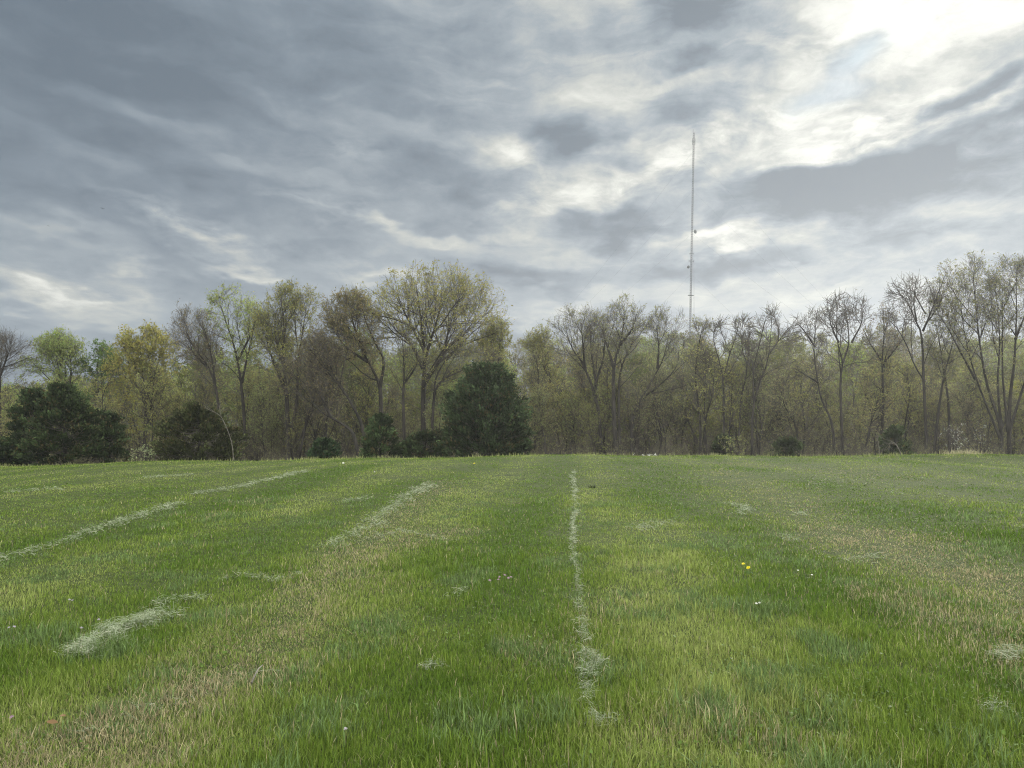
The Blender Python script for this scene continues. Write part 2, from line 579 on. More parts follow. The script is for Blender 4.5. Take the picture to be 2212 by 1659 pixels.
def cut_grass(px_line, width, density, label, heap=0.05, clump=0.6, pale=1.0, group="cut grass lying on the field"):
    """a swath or clump of cut grass along a line drawn on the ground"""
    L = world_line(px_line)
    seg = np.linalg.norm(np.diff(L, axis=0), axis=1)
    tot = seg.sum()
    D = np.hypot(*L.mean(0))
    width = width * 0.55
    n = int(density * 1.25 * max(tot, width) * width)
    n = min(max(n, 50), 30000)
    cum = np.concatenate([[0], np.cumsum(seg)]) / max(tot, 1e-6)
    t = RNG.random(int(n * 2.2))
    x = np.interp(t, cum, L[:, 0])
    y = np.interp(t, cum, L[:, 1])
    off = RNG.normal(0, width * 0.45, len(t))
    ddx, ddy = L[-1] - L[0]
    ln = math.hypot(ddx, ddy) + 1e-6
    wob = 0.30 * width * np.sin(t * tot * 2.3 + 1.0) + 1.1 * width * (vnoise(t * tot * 1.6, t * 0 + 3, 8) - 0.5) + 1.2 * width * (vnoise(t * tot * 5.0, t * 0 + 9, 18) - 0.5)
    x += (-ddy / ln) * (off + wob) + RNG.normal(0, width * 0.12, len(t))
    y += (ddx / ln) * (off + wob) + RNG.normal(0, width * 0.12, len(t))
    sc = 0.9 / width ** 0.5
    keep = (0.5 * fbm(x * 2.2, y * 1.4, 77) + 0.5 * fbm(x * 3.2 * sc, y * 2.4 * sc, 78) + 0.22 * RNG.random(len(t)) - 0.14 * np.abs(off) / width > 0.44 + 0.2 * (clump - 0.5)) | (RNG.random(len(t)) < 0.16)
    x, y, off = x[keep][:n], y[keep][:n], off[keep][:n]
    n = len(x)
    z = height(x, y) + 0.014 + 0.75 * heap * np.exp(-(off / (0.5 * width)) ** 2) * RNG.random(n) + 0.035 * RNG.random(n)
    d = np.hypot(x, y)
    k = RNG.random((n, 1))
    tint = (np.array([0.34, 0.375, 0.265]) * k + np.array([0.20, 0.25, 0.14]) * (1 - k)) * RNG.uniform(0.65, 1.15, (n, 1)) * pale
    tint[RNG.random(n) < 0.07] = np.array([0.44, 0.44, 0.33])
    V, q, c = strands(x, y, z, RNG.uniform(0.03, 0.10, n) * (1 + 0.02 * d), np.maximum(RNG.uniform(0.0010, 0.0020, n), 0.19 * d / 769.0),
                      RNG.uniform(0, math.pi, n), RNG.normal(0, 0.35, n), RNG.normal(0, 2.0, n), tint)
    cen = np.array([L[:, 0].mean(), L[:, 1].mean(), 0])
    cen[2] = float(height(cen[0], cen[1]))
    o = mesh_obj("cut_grass_swath" if tot > 2.5 else "cut_grass_clump", mesh_data("cut_grass", V - cen, q, None, [M_HAY], tint=c, smooth=False), loc=cen)
    tag(o, label, "cut grass", group)
    return o


cut_grass([(-60, 1232), (60, 1200), (160, 1165), (290, 1122), (400, 1090)], 0.32, 800, "longest pale swath of cut grass, crossing the slope below the cedars", 0.10, 0.45)
cut_grass([(430, 1070), (520, 1052), (600, 1034), (660, 1020)], 0.40, 380, "thin faded swath of cut grass continuing uphill after a gap", 0.06, 0.6)
cut_grass([(722, 1188), (790, 1140), (860, 1090), (935, 1047)], 0.38, 520, "straight pale swath of cut grass running up toward the big round cedar", 0.07, 0.5)
cut_grass([(1243, 1105), (1238, 1150), (1240, 1200), (1243, 1260), (1250, 1292)], 0.08, 1500, "narrow upright ribbon of pale cut grass in the middle of the field", 0.05, 0.45)
cut_grass([(1238, 1020), (1240, 1060), (1240, 1100)], 0.13, 420, "faint far end of the narrow ribbon of cut grass", 0.04, 0.6)
cut_grass([(182, 1428), (250, 1385), (300, 1352), (365, 1335)], 0.32, 6500, "thickest pale clump of cut grass beside the tan strip", 0.10, 0.55, 1.12)
cut_grass([(330, 1316), (385, 1304), (440, 1296)], 0.18, 3200, "smaller pale clump of cut grass just above the thickest clump", 0.06, 0.45)
cut_grass([(470, 1262), (530, 1248), (590, 1262), (650, 1246)], 0.14, 1300, "wavy thin trail of cut grass between the clump and the tan strip", 0.05, 0.55)
cut_grass([(780, 1180), (870, 1150), (950, 1165)], 0.45, 300, "loose scatter of cut grass on the tan patch beside the straight swath", 0.03, 0.65)
cut_grass([(745, 1088), (800, 1078)], 0.32, 420, "small faded clump of cut grass on the darker swath uphill", 0.05, 0.5)
cut_grass([(320, 1034), (410, 1027)], 0.5, 300, "far faded clump of cut grass near the brow below the domed cedar", 0.05, 0.5)
cut_grass([(20, 1066), (130, 1057)], 0.6, 260, "far scatter of cut grass near the brow below the paired cedars", 0.05, 0.5)
cut_grass([(1385, 1150), (1420, 1135), (1450, 1132)], 0.34, 620, "loose clump of cut grass between the ribbon and the dandelions", 0.05, 0.5)
cut_grass([(1565, 1090), (1612, 1100), (1612, 1115)], 0.3, 620, "hooked clump of cut grass uphill of the dandelions", 0.05, 0.5)
cut_grass([(1685, 1160), (1715, 1175)], 0.22, 800, "small clump of cut grass above the tan band", 0.05, 0.5)
cut_grass([(1715, 1110), (1740, 1118)], 0.22, 520, "smallest faded clump of cut grass under the bare twin tree", 0.04, 0.5)
cut_grass([(1830, 1220), (1870, 1213), (1915, 1208)], 0.2, 850, "flat clump of cut grass at the edge of the tan band", 0.05, 0.5)
cut_grass([(2165, 1440), (2212, 1425), (2260, 1420)], 0.24, 3600, "pale clump of cut grass at the lower end of the tan band", 0.06, 0.4)
cut_grass([(2140, 1560), (2185, 1545)], 0.2, 3600, "pale clump of cut grass sunk in tall green grass at the field's near corner", 0.05, 0.5)
cut_grass([(985, 1298), (1010, 1278)], 0.13, 1500, "small greyish clump of cut grass beside the pink flowers", 0.05, 0.45)
cut_grass([(915, 1455), (960, 1445)], 0.15, 2600, "small faded clump of cut grass in tall grass near the camera", 0.04, 0.5)
cut_grass([(1238, 1300), (1255, 1330)], 0.10, 2400, "tiny tuft of cut grass just below the ribbon's end", 0.04, 0.4)
cut_grass([(1252, 1345), (1256, 1395)], 0.11, 3200, "small star of cut grass between the ribbon and the bright clump", 0.05, 0.4)
cut_grass([(1250, 1420), (1275, 1440), (1265, 1478)], 0.16, 5200, "bright bushy clump of cut grass below the ribbon", 0.07, 0.3)
cut_grass([(1255, 1485), (1262, 1540)], 0.11, 4600, "narrow bright tuft of cut grass just under the bushy clump", 0.06, 0.35)
cut_grass([(1265, 1560), (1290, 1580), (1330, 1575)], 0.13, 5200, "curved clump of cut grass closest to the camera in the middle of the field", 0.05, 0.35)
cut_grass([(60, 1640), (250, 1590), (420, 1510), (540, 1455)], 0.30, 330, "loose dry scatter of cut grass over the tan strip near the camera", 0.02, 0.6, 0.85)


# ------------------------------------------------------------------ trees
def ellipsoid_exit(p, d, c, r):
    p = (p - c) / r
    d = d / r
    a = (d * d).sum(-1)
    b = (p * d).sum(-1)
    cc = (p * p).sum(-1) - 1
    disc = b * b - a * cc
    s = np.where(disc > 0, (-b + np.sqrt(np.maximum(disc, 0))) / a, 0)
    return np.maximum(s, 0)


def children(rng, P, Rr, n, tmin, tmax, ang, length, K, trop, wob, rr, env, envk=1.0, lmin=0.25, rmin=0.004):
    N, KP, _ = P.shape
    t = (np.arange(n)[None] + rng.uniform(0, 1, (N, n))) / n
    t = tmin + (tmax - tmin) * t
    f = t * (KP - 1)
    i = np.minimum(f.astype(int), KP - 2)
    fr = (f - i)[..., None]
    ii = np.arange(N)[:, None]
    p0, p1 = P[ii, i], P[ii, i + 1]
    pos = (p0 * (1 - fr) + p1 * fr).reshape(-1, 3)
    tang = norm(p1 - p0).reshape(-1, 3)
    rad = (Rr[ii, i] * (1 - fr[..., 0]) + Rr[ii, i + 1] * fr[..., 0]).reshape(-1)
    tt = t.reshape(-1)
    M = len(pos)
    az = (np.arange(n)[None] * 2.4 + rng.uniform(0, 6.28, (N, 1)) + rng.normal(0, 0.5, (N, n))).reshape(-1)
    ref = np.where(np.abs(tang[:, 2:3]) < 0.9, np.array([[0, 0, 1.0]]), np.array([[1.0, 0, 0]]))
    u = norm(np.cross(tang, ref))
    v = np.cross(tang, u)
    a = rng.uniform(ang[0], ang[1], M) * (1.1 - 0.55 * tt)
    d = tang * np.cos(a)[:, None] + (u * np.cos(az)[:, None] + v * np.sin(az)[:, None]) * np.sin(a)[:, None]
    L = rng.uniform(length[0], length[1], M) * (1.15 - 0.45 * tt)
    dd = norm(d + np.array([0, 0, trop * 0.6]))
    if env is not None:
        ex = ellipsoid_exit(pos, dd, env[0], env[1] * envk)
        hit = (pos + dd * ex[:, None] - env[0]) / env[1]
        ha = np.arctan2(hit[:, 1], hit[:, 0])
        he = np.arctan2(hit[:, 2], np.hypot(hit[:, 0], hit[:, 1]) + 1e-6)
        ex = ex * (1 + 0.16 * np.sin(3 * ha + env[2]) * np.cos(2.5 * he + env[2] * 2) + 0.13 * np.sin(5 * ha + env[2] * 3 + 4 * he) + 0.10 * np.sin(7 * he + 2 * ha + env[2] * 5))
        Lw = L
        L = np.minimum(L, ex * rng.uniform(0.78, 1.10, M))
        ok = (L > lmin) & (L / Lw > rng.uniform(0, 0.70, M))
    else:
        ok = L > lmin
    pos, d, L, rad = pos[ok], d[ok], L[ok], rad[ok]
    M = len(pos)
    if M == 0:
        return np.zeros((0, K, 3)), np.zeros((0, K))
    Q = np.empty((M, K, 3))
    Q[:, 0] = pos
    cur = norm(d)
    tz = (trop / (K - 1)) * rng.uniform(-0.6, 1.7, (M, 1))
    for k in range(1, K):
        cur = norm(cur + tz * np.array([[0, 0, 1.0]]) + rng.normal(0, wob, (M, 3)))
        Q[:, k] = Q[:, k - 1] + cur * (L / (K - 1))[:, None]
    r0 = np.maximum(np.minimum(rad * 0.72, rr * L), rmin)
    s = np.linspace(1, 0.28, K)
    return Q, np.maximum(r0[:, None] * s[None], rmin * 0.7)


def leaves_on(rng, P, per, size, tint, spread=0.12, tvar=0.25, droop=0.2, upright=0.5):
    N, K, _ = P.shape
    if N == 0 or per <= 0:
        return np.zeros((0, 3)), np.zeros((0, 4), int), np.zeros((0, 3))
    nc = rng.poisson(per / 2.6, N)
    i = np.repeat(np.arange(N), nc)
    f = rng.uniform(0.45, 1.0, len(i)) * (K - 1)
    k = np.minimum(f.astype(int), K - 2)
    fr = (f - k)[:, None]
    pos = P[i, k] * (1 - fr) + P[i, k + 1] * fr + rng.normal(0, spread * 0.4, (len(i), 3))
    pos = np.repeat(pos, rng.integers(1, 5, len(i)), axis=0)
    M = len(pos)
    pos = pos + rng.normal(0, spread * 0.45, (M, 3))
    ax = norm(rng.normal(0, 1, (M, 3)) + np.array([0, 0, upright]))
    sd = norm(np.cross(ax, rng.normal(0, 1, (M, 3))))
    nn = np.cross(ax, sd)
    s = size * rng.uniform(0.6, 1.35, M)[:, None]
    V = np.stack([pos, pos + ax * s * 0.5 + sd * s * 0.22 + nn * s * 0.08, pos + ax * s, pos + ax * s * 0.5 - sd * s * 0.22 + nn * s * 0.08], 1)
    q = np.arange(M * 4).reshape(M, 4)
    base = np.asarray(tint)[None] * rng.uniform(1 - tvar, 1 + tvar, (M, 1)) * rng.uniform(0.9, 1.1, (M, 3))
    return V.reshape(-1, 3), q, np.repeat(base, 4, axis=0)


BARK_T = (0.1, 0.09, 0.07)


def grow(seed, stems, radii, env, dens=1.0, leaf=1.5, lsize=0.13, tint=(0.16, 0.15, 0.05), l1=8, l2=6, l3=6, l4=3,
         ang=(0.45, 1.20), trop=0.30, tmin=0.26, stiff=1.0, twig_r=0.007, low=9):
    """stems: list of (K,3) centre lines; returns trunk Geo and crown Geo"""
    rng = np.random.default_rng(seed)
    size = float(np.mean(env[1]))
    env = (env[0], env[1], rng.uniform(0, 6.28))
    trunk, crown = Geo(), Geo()
    K0 = 14
    S = np.stack([catmull(s, K0) for s in stems])
    S[:, 1:] += rng.normal(0, 0.02 * size / 3, (len(stems), K0 - 1, 3)).cumsum(1) * 0.5
    SR = np.stack([r0 * np.linspace(1, 0.0, K0) ** 1.15 * 0.93 + 0.012 for r0 in radii])
    SR[:, 0] *= 1.22
    trunk.add(*tubes(S, SR, 8), 0, BARK_T)
    A, AR = children(rng, S, SR, l1, tmin, 0.97, ang, (size * 0.7, size * 1.8), 10, trop, 0.07 * stiff, 0.014, env, 0.95, size * 0.28, 0.013)
    if len(A):
        trunk.add(*tubes(A, AR, 5), 0, BARK_T)
    Bs = [children(rng, A, AR, int(l2 * dens + 1.5), 0.12, 1.0, (0.35, 0.95), (size * 0.28, size * 0.9), 7, trop * 0.35, 0.10 * stiff, 0.010, env, 1.0, size * 0.12, 0.009),
          children(rng, S, SR, int(6 * dens), max(tmin, 0.45), 1.0, (0.4, 1.0), (size * 0.3, size * 0.7), 7, trop * 0.5, 0.10 * stiff, 0.010, env, 1.0, size * 0.12, 0.009)]
    if low:
        Bs.append(children(rng, S, SR, low, 0.12, 0.62, (0.6, 1.3), (size * 0.22, size * 0.75), 7, trop * 0.4, 0.14 * stiff, 0.010, None, 1.0, size * 0.1, 0.009))
    B, BR = np.concatenate([q[0] for q in Bs]), np.concatenate([q[1] for q in Bs])
    crown.add(*tubes(B, BR, 4), 0, BARK_T)
    C, CR = children(rng, B, BR, int(l3 * dens + 1.5), 0.10, 1.0, (0.35, 1.0), (size * 0.12, size * 0.36), 5, trop * 0.3, 0.13 * stiff, 0.009, env, 1.15, size * 0.05, twig_r)
    if len(C):
        crown.add(*tubes(C, CR, 3), 0, BARK_T)
    lv = [(C, leaf * 0.8)]
    if l4:
        E, ER = children(rng, C, CR, int(l4), 0.2, 1.0, (0.3, 1.0), (0.22, 0.70), 3, trop * 0.4, 0.12, 0.010, None, 1.0, 0.1, twig_r * 0.72)
        if len(E):
            crown.add(*tubes(E, ER, 3), 0, BARK_T)
            lv.append((E, leaf))
    for P, per in lv:
        v, q, c = leaves_on(rng, P, per, lsize, tint)
        crown.add(v, q, 1, c)
    return trunk, crown


def c1(x, y):
    return (0.3111 * x, 516 + 0.3111 * y)


def c2(x, y):
    return (516 + 0.3111 * x, 516 + 0.3111 * y)


def c3(x, y):
    return (1032 + 0.3111 * x, 516 + 0.3111 * y)


def c4(x, y):
    return (1622 + 0.3111 * x, 516 + 0.3111 * y)


TREE_SEED = [100]


def hero(name, label, cat, crop, stems, crown, Y, r, group=None, depth=0.85, widen=1.30, **kw):
    """stems: list of lists of crop pixels; crown: (xl, xr, top, bottom) in crop pixels"""
    TREE_SEED[0] += 1
    rng = np.random.default_rng(TREE_SEED[0])
    S3 = []
    root = None
    for k, st in enumerate(stems):
        pts = [at_depth(*crop(*p), Y) for p in st]
        if k == 0:
            g = pts[0].copy()
            g[2] = float(height(g[0], Y))
            root = g
            pts[0] = g - np.array([0, 0, 0.15])
        else:
            a = np.linspace(0, 1, len(pts))
            yo = rng.uniform(-1.6, 1.6)
            pts = [p + np.array([0, yo * t, 0]) for p, t in zip(pts, a)]
            if abs(pts[0][2] - root[2]) < 1.2:
                pts[0][2] = root[2] - 0.15
        S3.append(np.array(pts) - root)
    xl, xr, top, bot = crown
    top = top + 0.04 * (bot - top)
    bot = bot + 0.38 * (bot - top)
    pl, pr = at_depth(*crop(xl, (top + bot) / 2), Y), at_depth(*crop(xr, (top + bot) / 2), Y)
    pt, pb_ = at_depth(*crop((xl + xr) / 2, top), Y), at_depth(*crop((xl + xr) / 2, bot), Y)
    c = np.array([(pl[0] + pr[0]) / 2, Y, (pt[2] + pb_[2]) / 2]) - root
    rad = np.array([(pr[0] - pl[0]) / 2 * widen, (pr[0] - pl[0]) / 2 * depth, (pt[2] - pb_[2]) / 2])
    if name == "bare_tree":
        r = [q * 0.75 for q in r] if isinstance(r, (list, tuple)) else r * 0.75
    rr = r if isinstance(r, (list, tuple)) else [r] + [r * 0.62] * (len(stems) - 1)
    trunk, cr = grow(TREE_SEED[0], S3, rr, (c, rad), **kw)
    o = empty(name, root)
    tag(o, label, cat, group)
    mesh_obj("trunk", trunk.data("trunk", [M_BARK]), o)
    mesh_obj("crown", cr.data("crown", [M_TWIG, M_LEAF]), o)
    return o


OLIVE = (0.225, 0.225, 0.075)
GOLD = (0.28, 0.265, 0.075)
PALE = (0.26, 0.30, 0.105)
SAGE = (0.24, 0.29, 0.095)
FRESH = (0.115, 0.18, 0.050)
BROWN = (0.18, 0.155, 0.085)
GREYG = (0.215, 0.215, 0.10)

hero("bare_tree", "leafless fine-twigged tree beyond the paired dark cedars at the field's low end", "tree", c1,
     [[(10, 1520), (0, 1100), (5, 900), (10, 760)], [(0, 1000), (-60, 850), (-90, 720)], [(3, 950), (60, 840), (110, 740)]], (-260, 175, 625, 985), 58, 0.14, leaf=0.05, tint=BROWN, l1=7)
hero("deciduous_tree", "round pale sage-green tree rising behind the paired dark cedars", "tree", c1,
     [[(470, 1520), (470, 1150), (450, 900), (430, 760)], [(470, 1100), (520, 900), (520, 760)], [(465, 1050), (380, 900), (330, 800)]], (215, 600, 645, 1090), 62, 0.15, leaf=2.3, lsize=0.17, tint=SAGE)
hero("deciduous_tree", "darker fresh-green leafy tree just beside the round sage-green one", "tree", c1,
     [[(640, 1520), (660, 1150), (680, 900), (690, 780)], [(665, 1100), (740, 950), (770, 860)]], (585, 830, 715, 1080), 63, 0.12, leaf=2.6, lsize=0.18, tint=FRESH)
hero("deciduous_tree", "broad golden-leaved tree between the sage-green tree and the slender grey tree", "tree", c1,
     [[(1000, 1520), (1010, 1180), (980, 930), (940, 780)], [(1010, 1150), (1060, 900), (1090, 700)], [(1000, 1100), (900, 950), (860, 820)]], (800, 1215, 595, 1200), 60, 0.15, leaf=3.0, lsize=0.18, tint=GOLD, dens=1.1)
hero("deciduous_tree", "slender grey tree leaning toward the golden one with a fine nearly leafless crown", "tree", c1,
     [[(1560, 1500), (1510, 1120), (1450, 900), (1360, 770), (1290, 650)], [(1500, 1080), (1470, 850), (1420, 650), (1370, 520)], [(1450, 900), (1310, 780), (1220, 680)]], (1150, 1500, 435, 960), 57, 0.13, leaf=0.7, lsize=0.12, tint=BROWN, dens=1.2, trop=0.4)
hero("deciduous_tree", "tall pale-green tree with an airy rounded top beside the slender grey tree", "tree", c1,
     [[(1700, 1500), (1690, 1150), (1640, 800), (1570, 580), (1530, 450)], [(1680, 1000), (1720, 700), (1740, 480)], [(1650, 850), (1790, 620), (1810, 500)]], (1420, 1880, 330, 900), 58, 0.15, leaf=2.3, lsize=0.16, tint=PALE)
hero("deciduous_tree", "tall many-limbed olive tree with a dark trunk forking into upright limbs", "tree", c2,
     [[(365, 1500), (340, 1230), (325, 1000), (310, 780), (330, 560), (320, 440)], [(335, 1080), (260, 920), (190, 730), (170, 560)], [(370, 1320), (405, 1100), (410, 850), (450, 620), (470, 480)], [(320, 900), (260, 700), (250, 500)]],
     (150, 580, 310, 900), 55, 0.21, leaf=1.7, lsize=0.15, tint=OLIVE)
hero("deciduous_tree", "thin stem leaning away from the many-limbed olive tree's foot", "tree", c2,
     [[(405, 1470), (470, 1260), (520, 1120), (545, 900), (560, 720)], [(420, 1400), (500, 1200), (600, 1050), (660, 850)]], (420, 690, 640, 1120), 54, 0.09, leaf=0.8, lsize=0.12, tint=BROWN)
hero("leaning_tree", "strongly arched tree whose trunk bows over toward the many-limbed olive tree", "tree", c2,
     [[(885, 1470), (860, 1320), (800, 1180), (740, 1080), (650, 965), (560, 860), (470, 740)], [(740, 1080), (640, 900), (600, 760)]], (380, 760, 640, 1050), 53, 0.14, leaf=0.7, lsize=0.12, tint=BROWN, trop=0.4)
hero("leaning_tree", "lowest arched trunk, bent almost flat before rising, beside the small conical cedar", "tree", c2,
     [[(845, 1480), (800, 1370), (740, 1300), (640, 1240), (540, 1170), (440, 1030), (330, 890)], [(640, 1240), (520, 1020), (450, 880)]], (280, 640, 760, 1180), 52, 0.13, leaf=0.6, lsize=0.12, tint=BROWN, trop=0.4)
hero("deciduous_tree", "brownish budding tree with a stout curved trunk just short of the tallest central tree", "tree", c2,
     [[(995, 1480), (985, 1150), (970, 1000), (900, 850), (820, 710), (730, 560)], [(980, 1030), (1010, 860), (960, 740), (900, 600), (870, 480)], [(905, 860), (760, 760), (660, 620)], [(880, 800), (800, 600), (770, 450)]],
     (575, 960, 365, 880), 55, 0.19, leaf=2.0, lsize=0.15, tint=(0.20, 0.175, 0.085))
hero("deciduous_tree", "tallest central tree with a wide golden-olive dome beside the big round cedar", "tree", c2,
     [[(1280, 1480), (1280, 1100), (1290, 800), (1270, 600), (1240, 380), (1230, 290)], [(1290, 830), (1340, 700), (1400, 500), (1420, 340)], [(1285, 1010), (1380, 870), (1440, 760), (1550, 660), (1640, 540)],
      [(1280, 900), (1180, 710), (1090, 630), (1000, 500)], [(1290, 780), (1180, 560), (1120, 400)], [(1420, 790), (1480, 600), (1540, 430)]],
     (870, 1800, 205, 880), 56, [0.22, 0.14, 0.15, 0.14, 0.11, 0.10], leaf=1.9, lsize=0.17, tint=(0.25, 0.24, 0.085), l1=8, dens=1.0)
hero("deciduous_tree", "dark thin-stemmed tree with a single elbowed fork in front of the tallest central tree", "tree", c2,
     [[(1155, 1480), (1140, 1120), (1148, 960), (1140, 770), (1130, 660)], [(1150, 1000), (1230, 900), (1245, 840), (1250, 720)]], (1010, 1300, 600, 1050), 53, 0.12, leaf=0.8, lsize=0.12, tint=OLIVE, l1=6)
hero("deciduous_tree", "low tree sending long bare limbs over the shoulder of the big round cedar", "tree", c2,
     [[(1335, 1470), (1350, 1150), (1400, 995), (1560, 910), (1700, 855)], [(1350, 1150), (1370, 950), (1470, 800), (1600, 750)]], (1330, 1820, 690, 1090), 55, 0.12, leaf=0.9, lsize=0.14, tint=OLIVE, l1=7)
hero("deciduous_tree", "small leafy tree peeking out behind the far shoulder of the big round cedar", "tree", c3,
     [[(150, 1480), (140, 1000), (150, 800), (160, 680)], [(140, 950), (90, 780), (80, 690)]], (20, 260, 545, 950), 60, 0.11, leaf=2.2, lsize=0.16, tint=OLIVE)
hero("deciduous_tree", "small tree with a tufted round top in the dip past the big round cedar", "tree", c3,
     [[(500, 1480), (515, 1100), (490, 900), (450, 720)], [(510, 1000), (420, 820), (360, 760)]], (320, 540, 605, 1010), 60, 0.11, leaf=1.8, lsize=0.15, tint=OLIVE)
hero("deciduous_tree", "twiggy budding tree with widely splayed limbs, first of the pair in front of the mast", "tree", c3,
     [[(855, 1480), (835, 1180), (740, 890), (660, 770), (610, 640)], [(830, 1050), (800, 830), (790, 640), (800, 540)], [(745, 900), (720, 720), (710, 600)], [(820, 1000), (880, 800), (880, 640)]],
     (510, 900, 460, 900), 56, 0.15, leaf=0.5, lsize=0.13, tint=GREYG, trop=0.4)
hero("deciduous_tree", "dark-trunked budding tree with a narrow vase crown, second of the pair before the mast", "tree", c3,
     [[(965, 1470), (945, 1200), (945, 890), (990, 720), (1015, 560), (1010, 480)], [(945, 890), (905, 740), (880, 640), (870, 560)], [(990, 1450), (985, 1050), (1020, 850), (1090, 700), (1120, 580)], [(985, 740), (1060, 640), (1090, 520)]],
     (850, 1195, 405, 880), 54, 0.17, leaf=0.75, lsize=0.13, tint=GREYG, trop=0.4)
hero("leaning_tree", "grey tree whose two trunks lean over toward the mast", "tree", c3,
     [[(1075, 1470), (1070, 1260), (1120, 1130), (1210, 980), (1290, 820), (1330, 640)], [(1080, 1260), (1150, 1110), (1280, 1010), (1400, 880), (1430, 720)], [(1250, 900), (1260, 720), (1250, 600)]],
     (1170, 1500, 465, 930), 55, 0.16, leaf=0.5, lsize=0.13, tint=GREYG, trop=0.4)
hero("deciduous_tree", "thin grey tree standing directly under the mast's foot", "tree", c3,
     [[(1545, 1470), (1540, 1250), (1510, 950), (1540, 700), (1560, 600)], [(1570, 1460), (1585, 1150), (1590, 900), (1600, 720)]], (1440, 1660, 555, 1000), 55, 0.11, leaf=0.7, lsize=0.13, tint=GREYG)
hero("bare_tree", "bare forked tree with a Y-shaped top, next past the mast's foot", "tree", c3,
     [[(1710, 1470), (1708, 1150), (1702, 960), (1675, 830), (1640, 690), (1660, 580)], [(1704, 980), (1750, 810), (1800, 680), (1830, 560)]], (1600, 1800, 550, 930), 54, 0.12, leaf=0.25, lsize=0.12, tint=GREYG, l1=7, l4=2, dens=0.75, stiff=1.4, twig_r=0.014, low=4)
hero("bare_tree", "thin bare tree with a crooked top crowded beside the Y-shaped bare tree", "tree", c3,
     [[(1800, 1470), (1825, 1150), (1870, 900), (1835, 760), (1840, 560)], [(1865, 920), (1900, 780), (1910, 650)]], (1760, 1960, 540, 930), 55, 0.10, leaf=0.25, lsize=0.12, tint=GREYG, l1=7, l4=2, dens=0.75, stiff=1.4, twig_r=0.014, low=4)
hero("bare_tree", "bare tree with a straight spiky leader and one long side limb", "tree", c4,
     [[(5, 1470), (15, 1180), (60, 1000), (105, 880), (130, 740), (150, 480)], [(125, 800), (215, 690), (310, 585)], [(20, 1150), (5, 900), (40, 700), (60, 560)]], (0, 330, 455, 860), 53, 0.12, leaf=0.12, lsize=0.11, tint=BROWN, l1=8, l4=2, dens=0.75, stiff=1.4, twig_r=0.014, low=4)
hero("bare_tree", "bare elbow-trunked tree rising in two kinks beside the tall V-shaped bare tree", "tree", c4,
     [[(575, 1470), (565, 1290), (490, 1110), (455, 920), (440, 720), (465, 490)], [(445, 750), (380, 620), (335, 560)], [(470, 1000), (380, 930), (330, 890)]], (320, 520, 465, 860), 52, 0.13, leaf=0.12, lsize=0.11, tint=BROWN, l1=8, l4=2, dens=0.75, stiff=1.4, twig_r=0.014, low=4)
hero("bare_tree", "tall V-shaped bare tree with two upright leaders against the sky", "tree", c4,
     [[(640, 1470), (625, 1020), (640, 860), (605, 700), (605, 420)], [(640, 860), (695, 720), (700, 560), (690, 375)], [(700, 720), (765, 590), (785, 450)], [(610, 720), (550, 600), (530, 500)]], (480, 825, 365, 850), 53, 0.14, leaf=0.10, lsize=0.11, tint=BROWN, l1=8, l4=2, dens=0.75, trop=0.5, stiff=1.4, twig_r=0.014, low=4)
hero("deciduous_tree", "slim tree with a few brown leaves in its top between two bare trees", "tree", c4,
     [[(890, 1470), (920, 1150), (915, 850), (930, 650), (925, 500)], [(915, 870), (980, 750), (1000, 680)], [(918, 860), (860, 720), (840, 600)]], (800, 1040, 475, 950), 54, 0.11, leaf=0.9, lsize=0.14, tint=BROWN, l1=7)
hero("bare_tree", "tall open bare tree with a clean trunk splitting high into a wide fork", "tree", c4,
     [[(1222, 1470), (1205, 1000), (1190, 680), (1150, 570), (1085, 430), (1020, 360)], [(1195, 640), (1220, 490), (1265, 280)], [(1150, 570), (1110, 450), (1100, 300)], [(1208, 990), (1130, 880), (1060, 730), (990, 630), (920, 570)], [(1215, 520), (1190, 400), (1185, 290)], [(1210, 600), (1280, 480), (1300, 400)]],
     (965, 1320, 255, 760), 51, [0.14, 0.09, 0.07, 0.07, 0.06, 0.06], leaf=0.03, lsize=0.1, tint=BROWN, l1=6, l4=2, dens=0.6, stiff=1.5, twig_r=0.015, low=4)
hero("leaning_tree", "thin trunk slanting between the open bare tree and the tall leafy clump", "tree", c4,
     [[(1262, 1470), (1300, 1210), (1340, 960), (1395, 750), (1420, 560)], [(1375, 1460), (1378, 1150), (1350, 900), (1330, 700), (1310, 560)]], (1240, 1500, 330, 900), 53, [0.11, 0.10], leaf=0.7, lsize=0.13, tint=GREYG, l1=8)
hero("deciduous_tree", "tall fan-stemmed leafy tree with a domed dark top", "tree", c4,
     [[(1735, 1470), (1735, 1310), (1640, 1010), (1590, 720), (1560, 420), (1545, 220)], [(1730, 1380), (1570, 1010), (1480, 720), (1430, 430)], [(1740, 1300), (1695, 1000), (1690, 700), (1640, 320)], [(1560, 980), (1420, 640), (1360, 460)]],
     (1285, 1715, 125, 720), 50, [0.13, 0.08, 0.09, 0.065], leaf=1.0, lsize=0.13, tint=GREYG, trop=0.4, tmin=0.5)
hero("deciduous_tree", "tallest narrow leafy tree rising out of the frame edge beside the fan-stemmed tree", "tree", c4,
     [[(1790, 1470), (1795, 1160), (1830, 820), (1840, 520), (1840, 200)], [(1785, 1340), (1745, 930), (1740, 560), (1735, 330)], [(1795, 1330), (1870, 1000), (1940, 720), (1960, 420)], [(1835, 700), (1900, 480), (1900, 280)]],
     (1690, 2010, 100, 720), 50, [0.14, 0.08, 0.09, 0.07], leaf=1.0, lsize=0.13, tint=GREYG, trop=0.4, tmin=0.5)


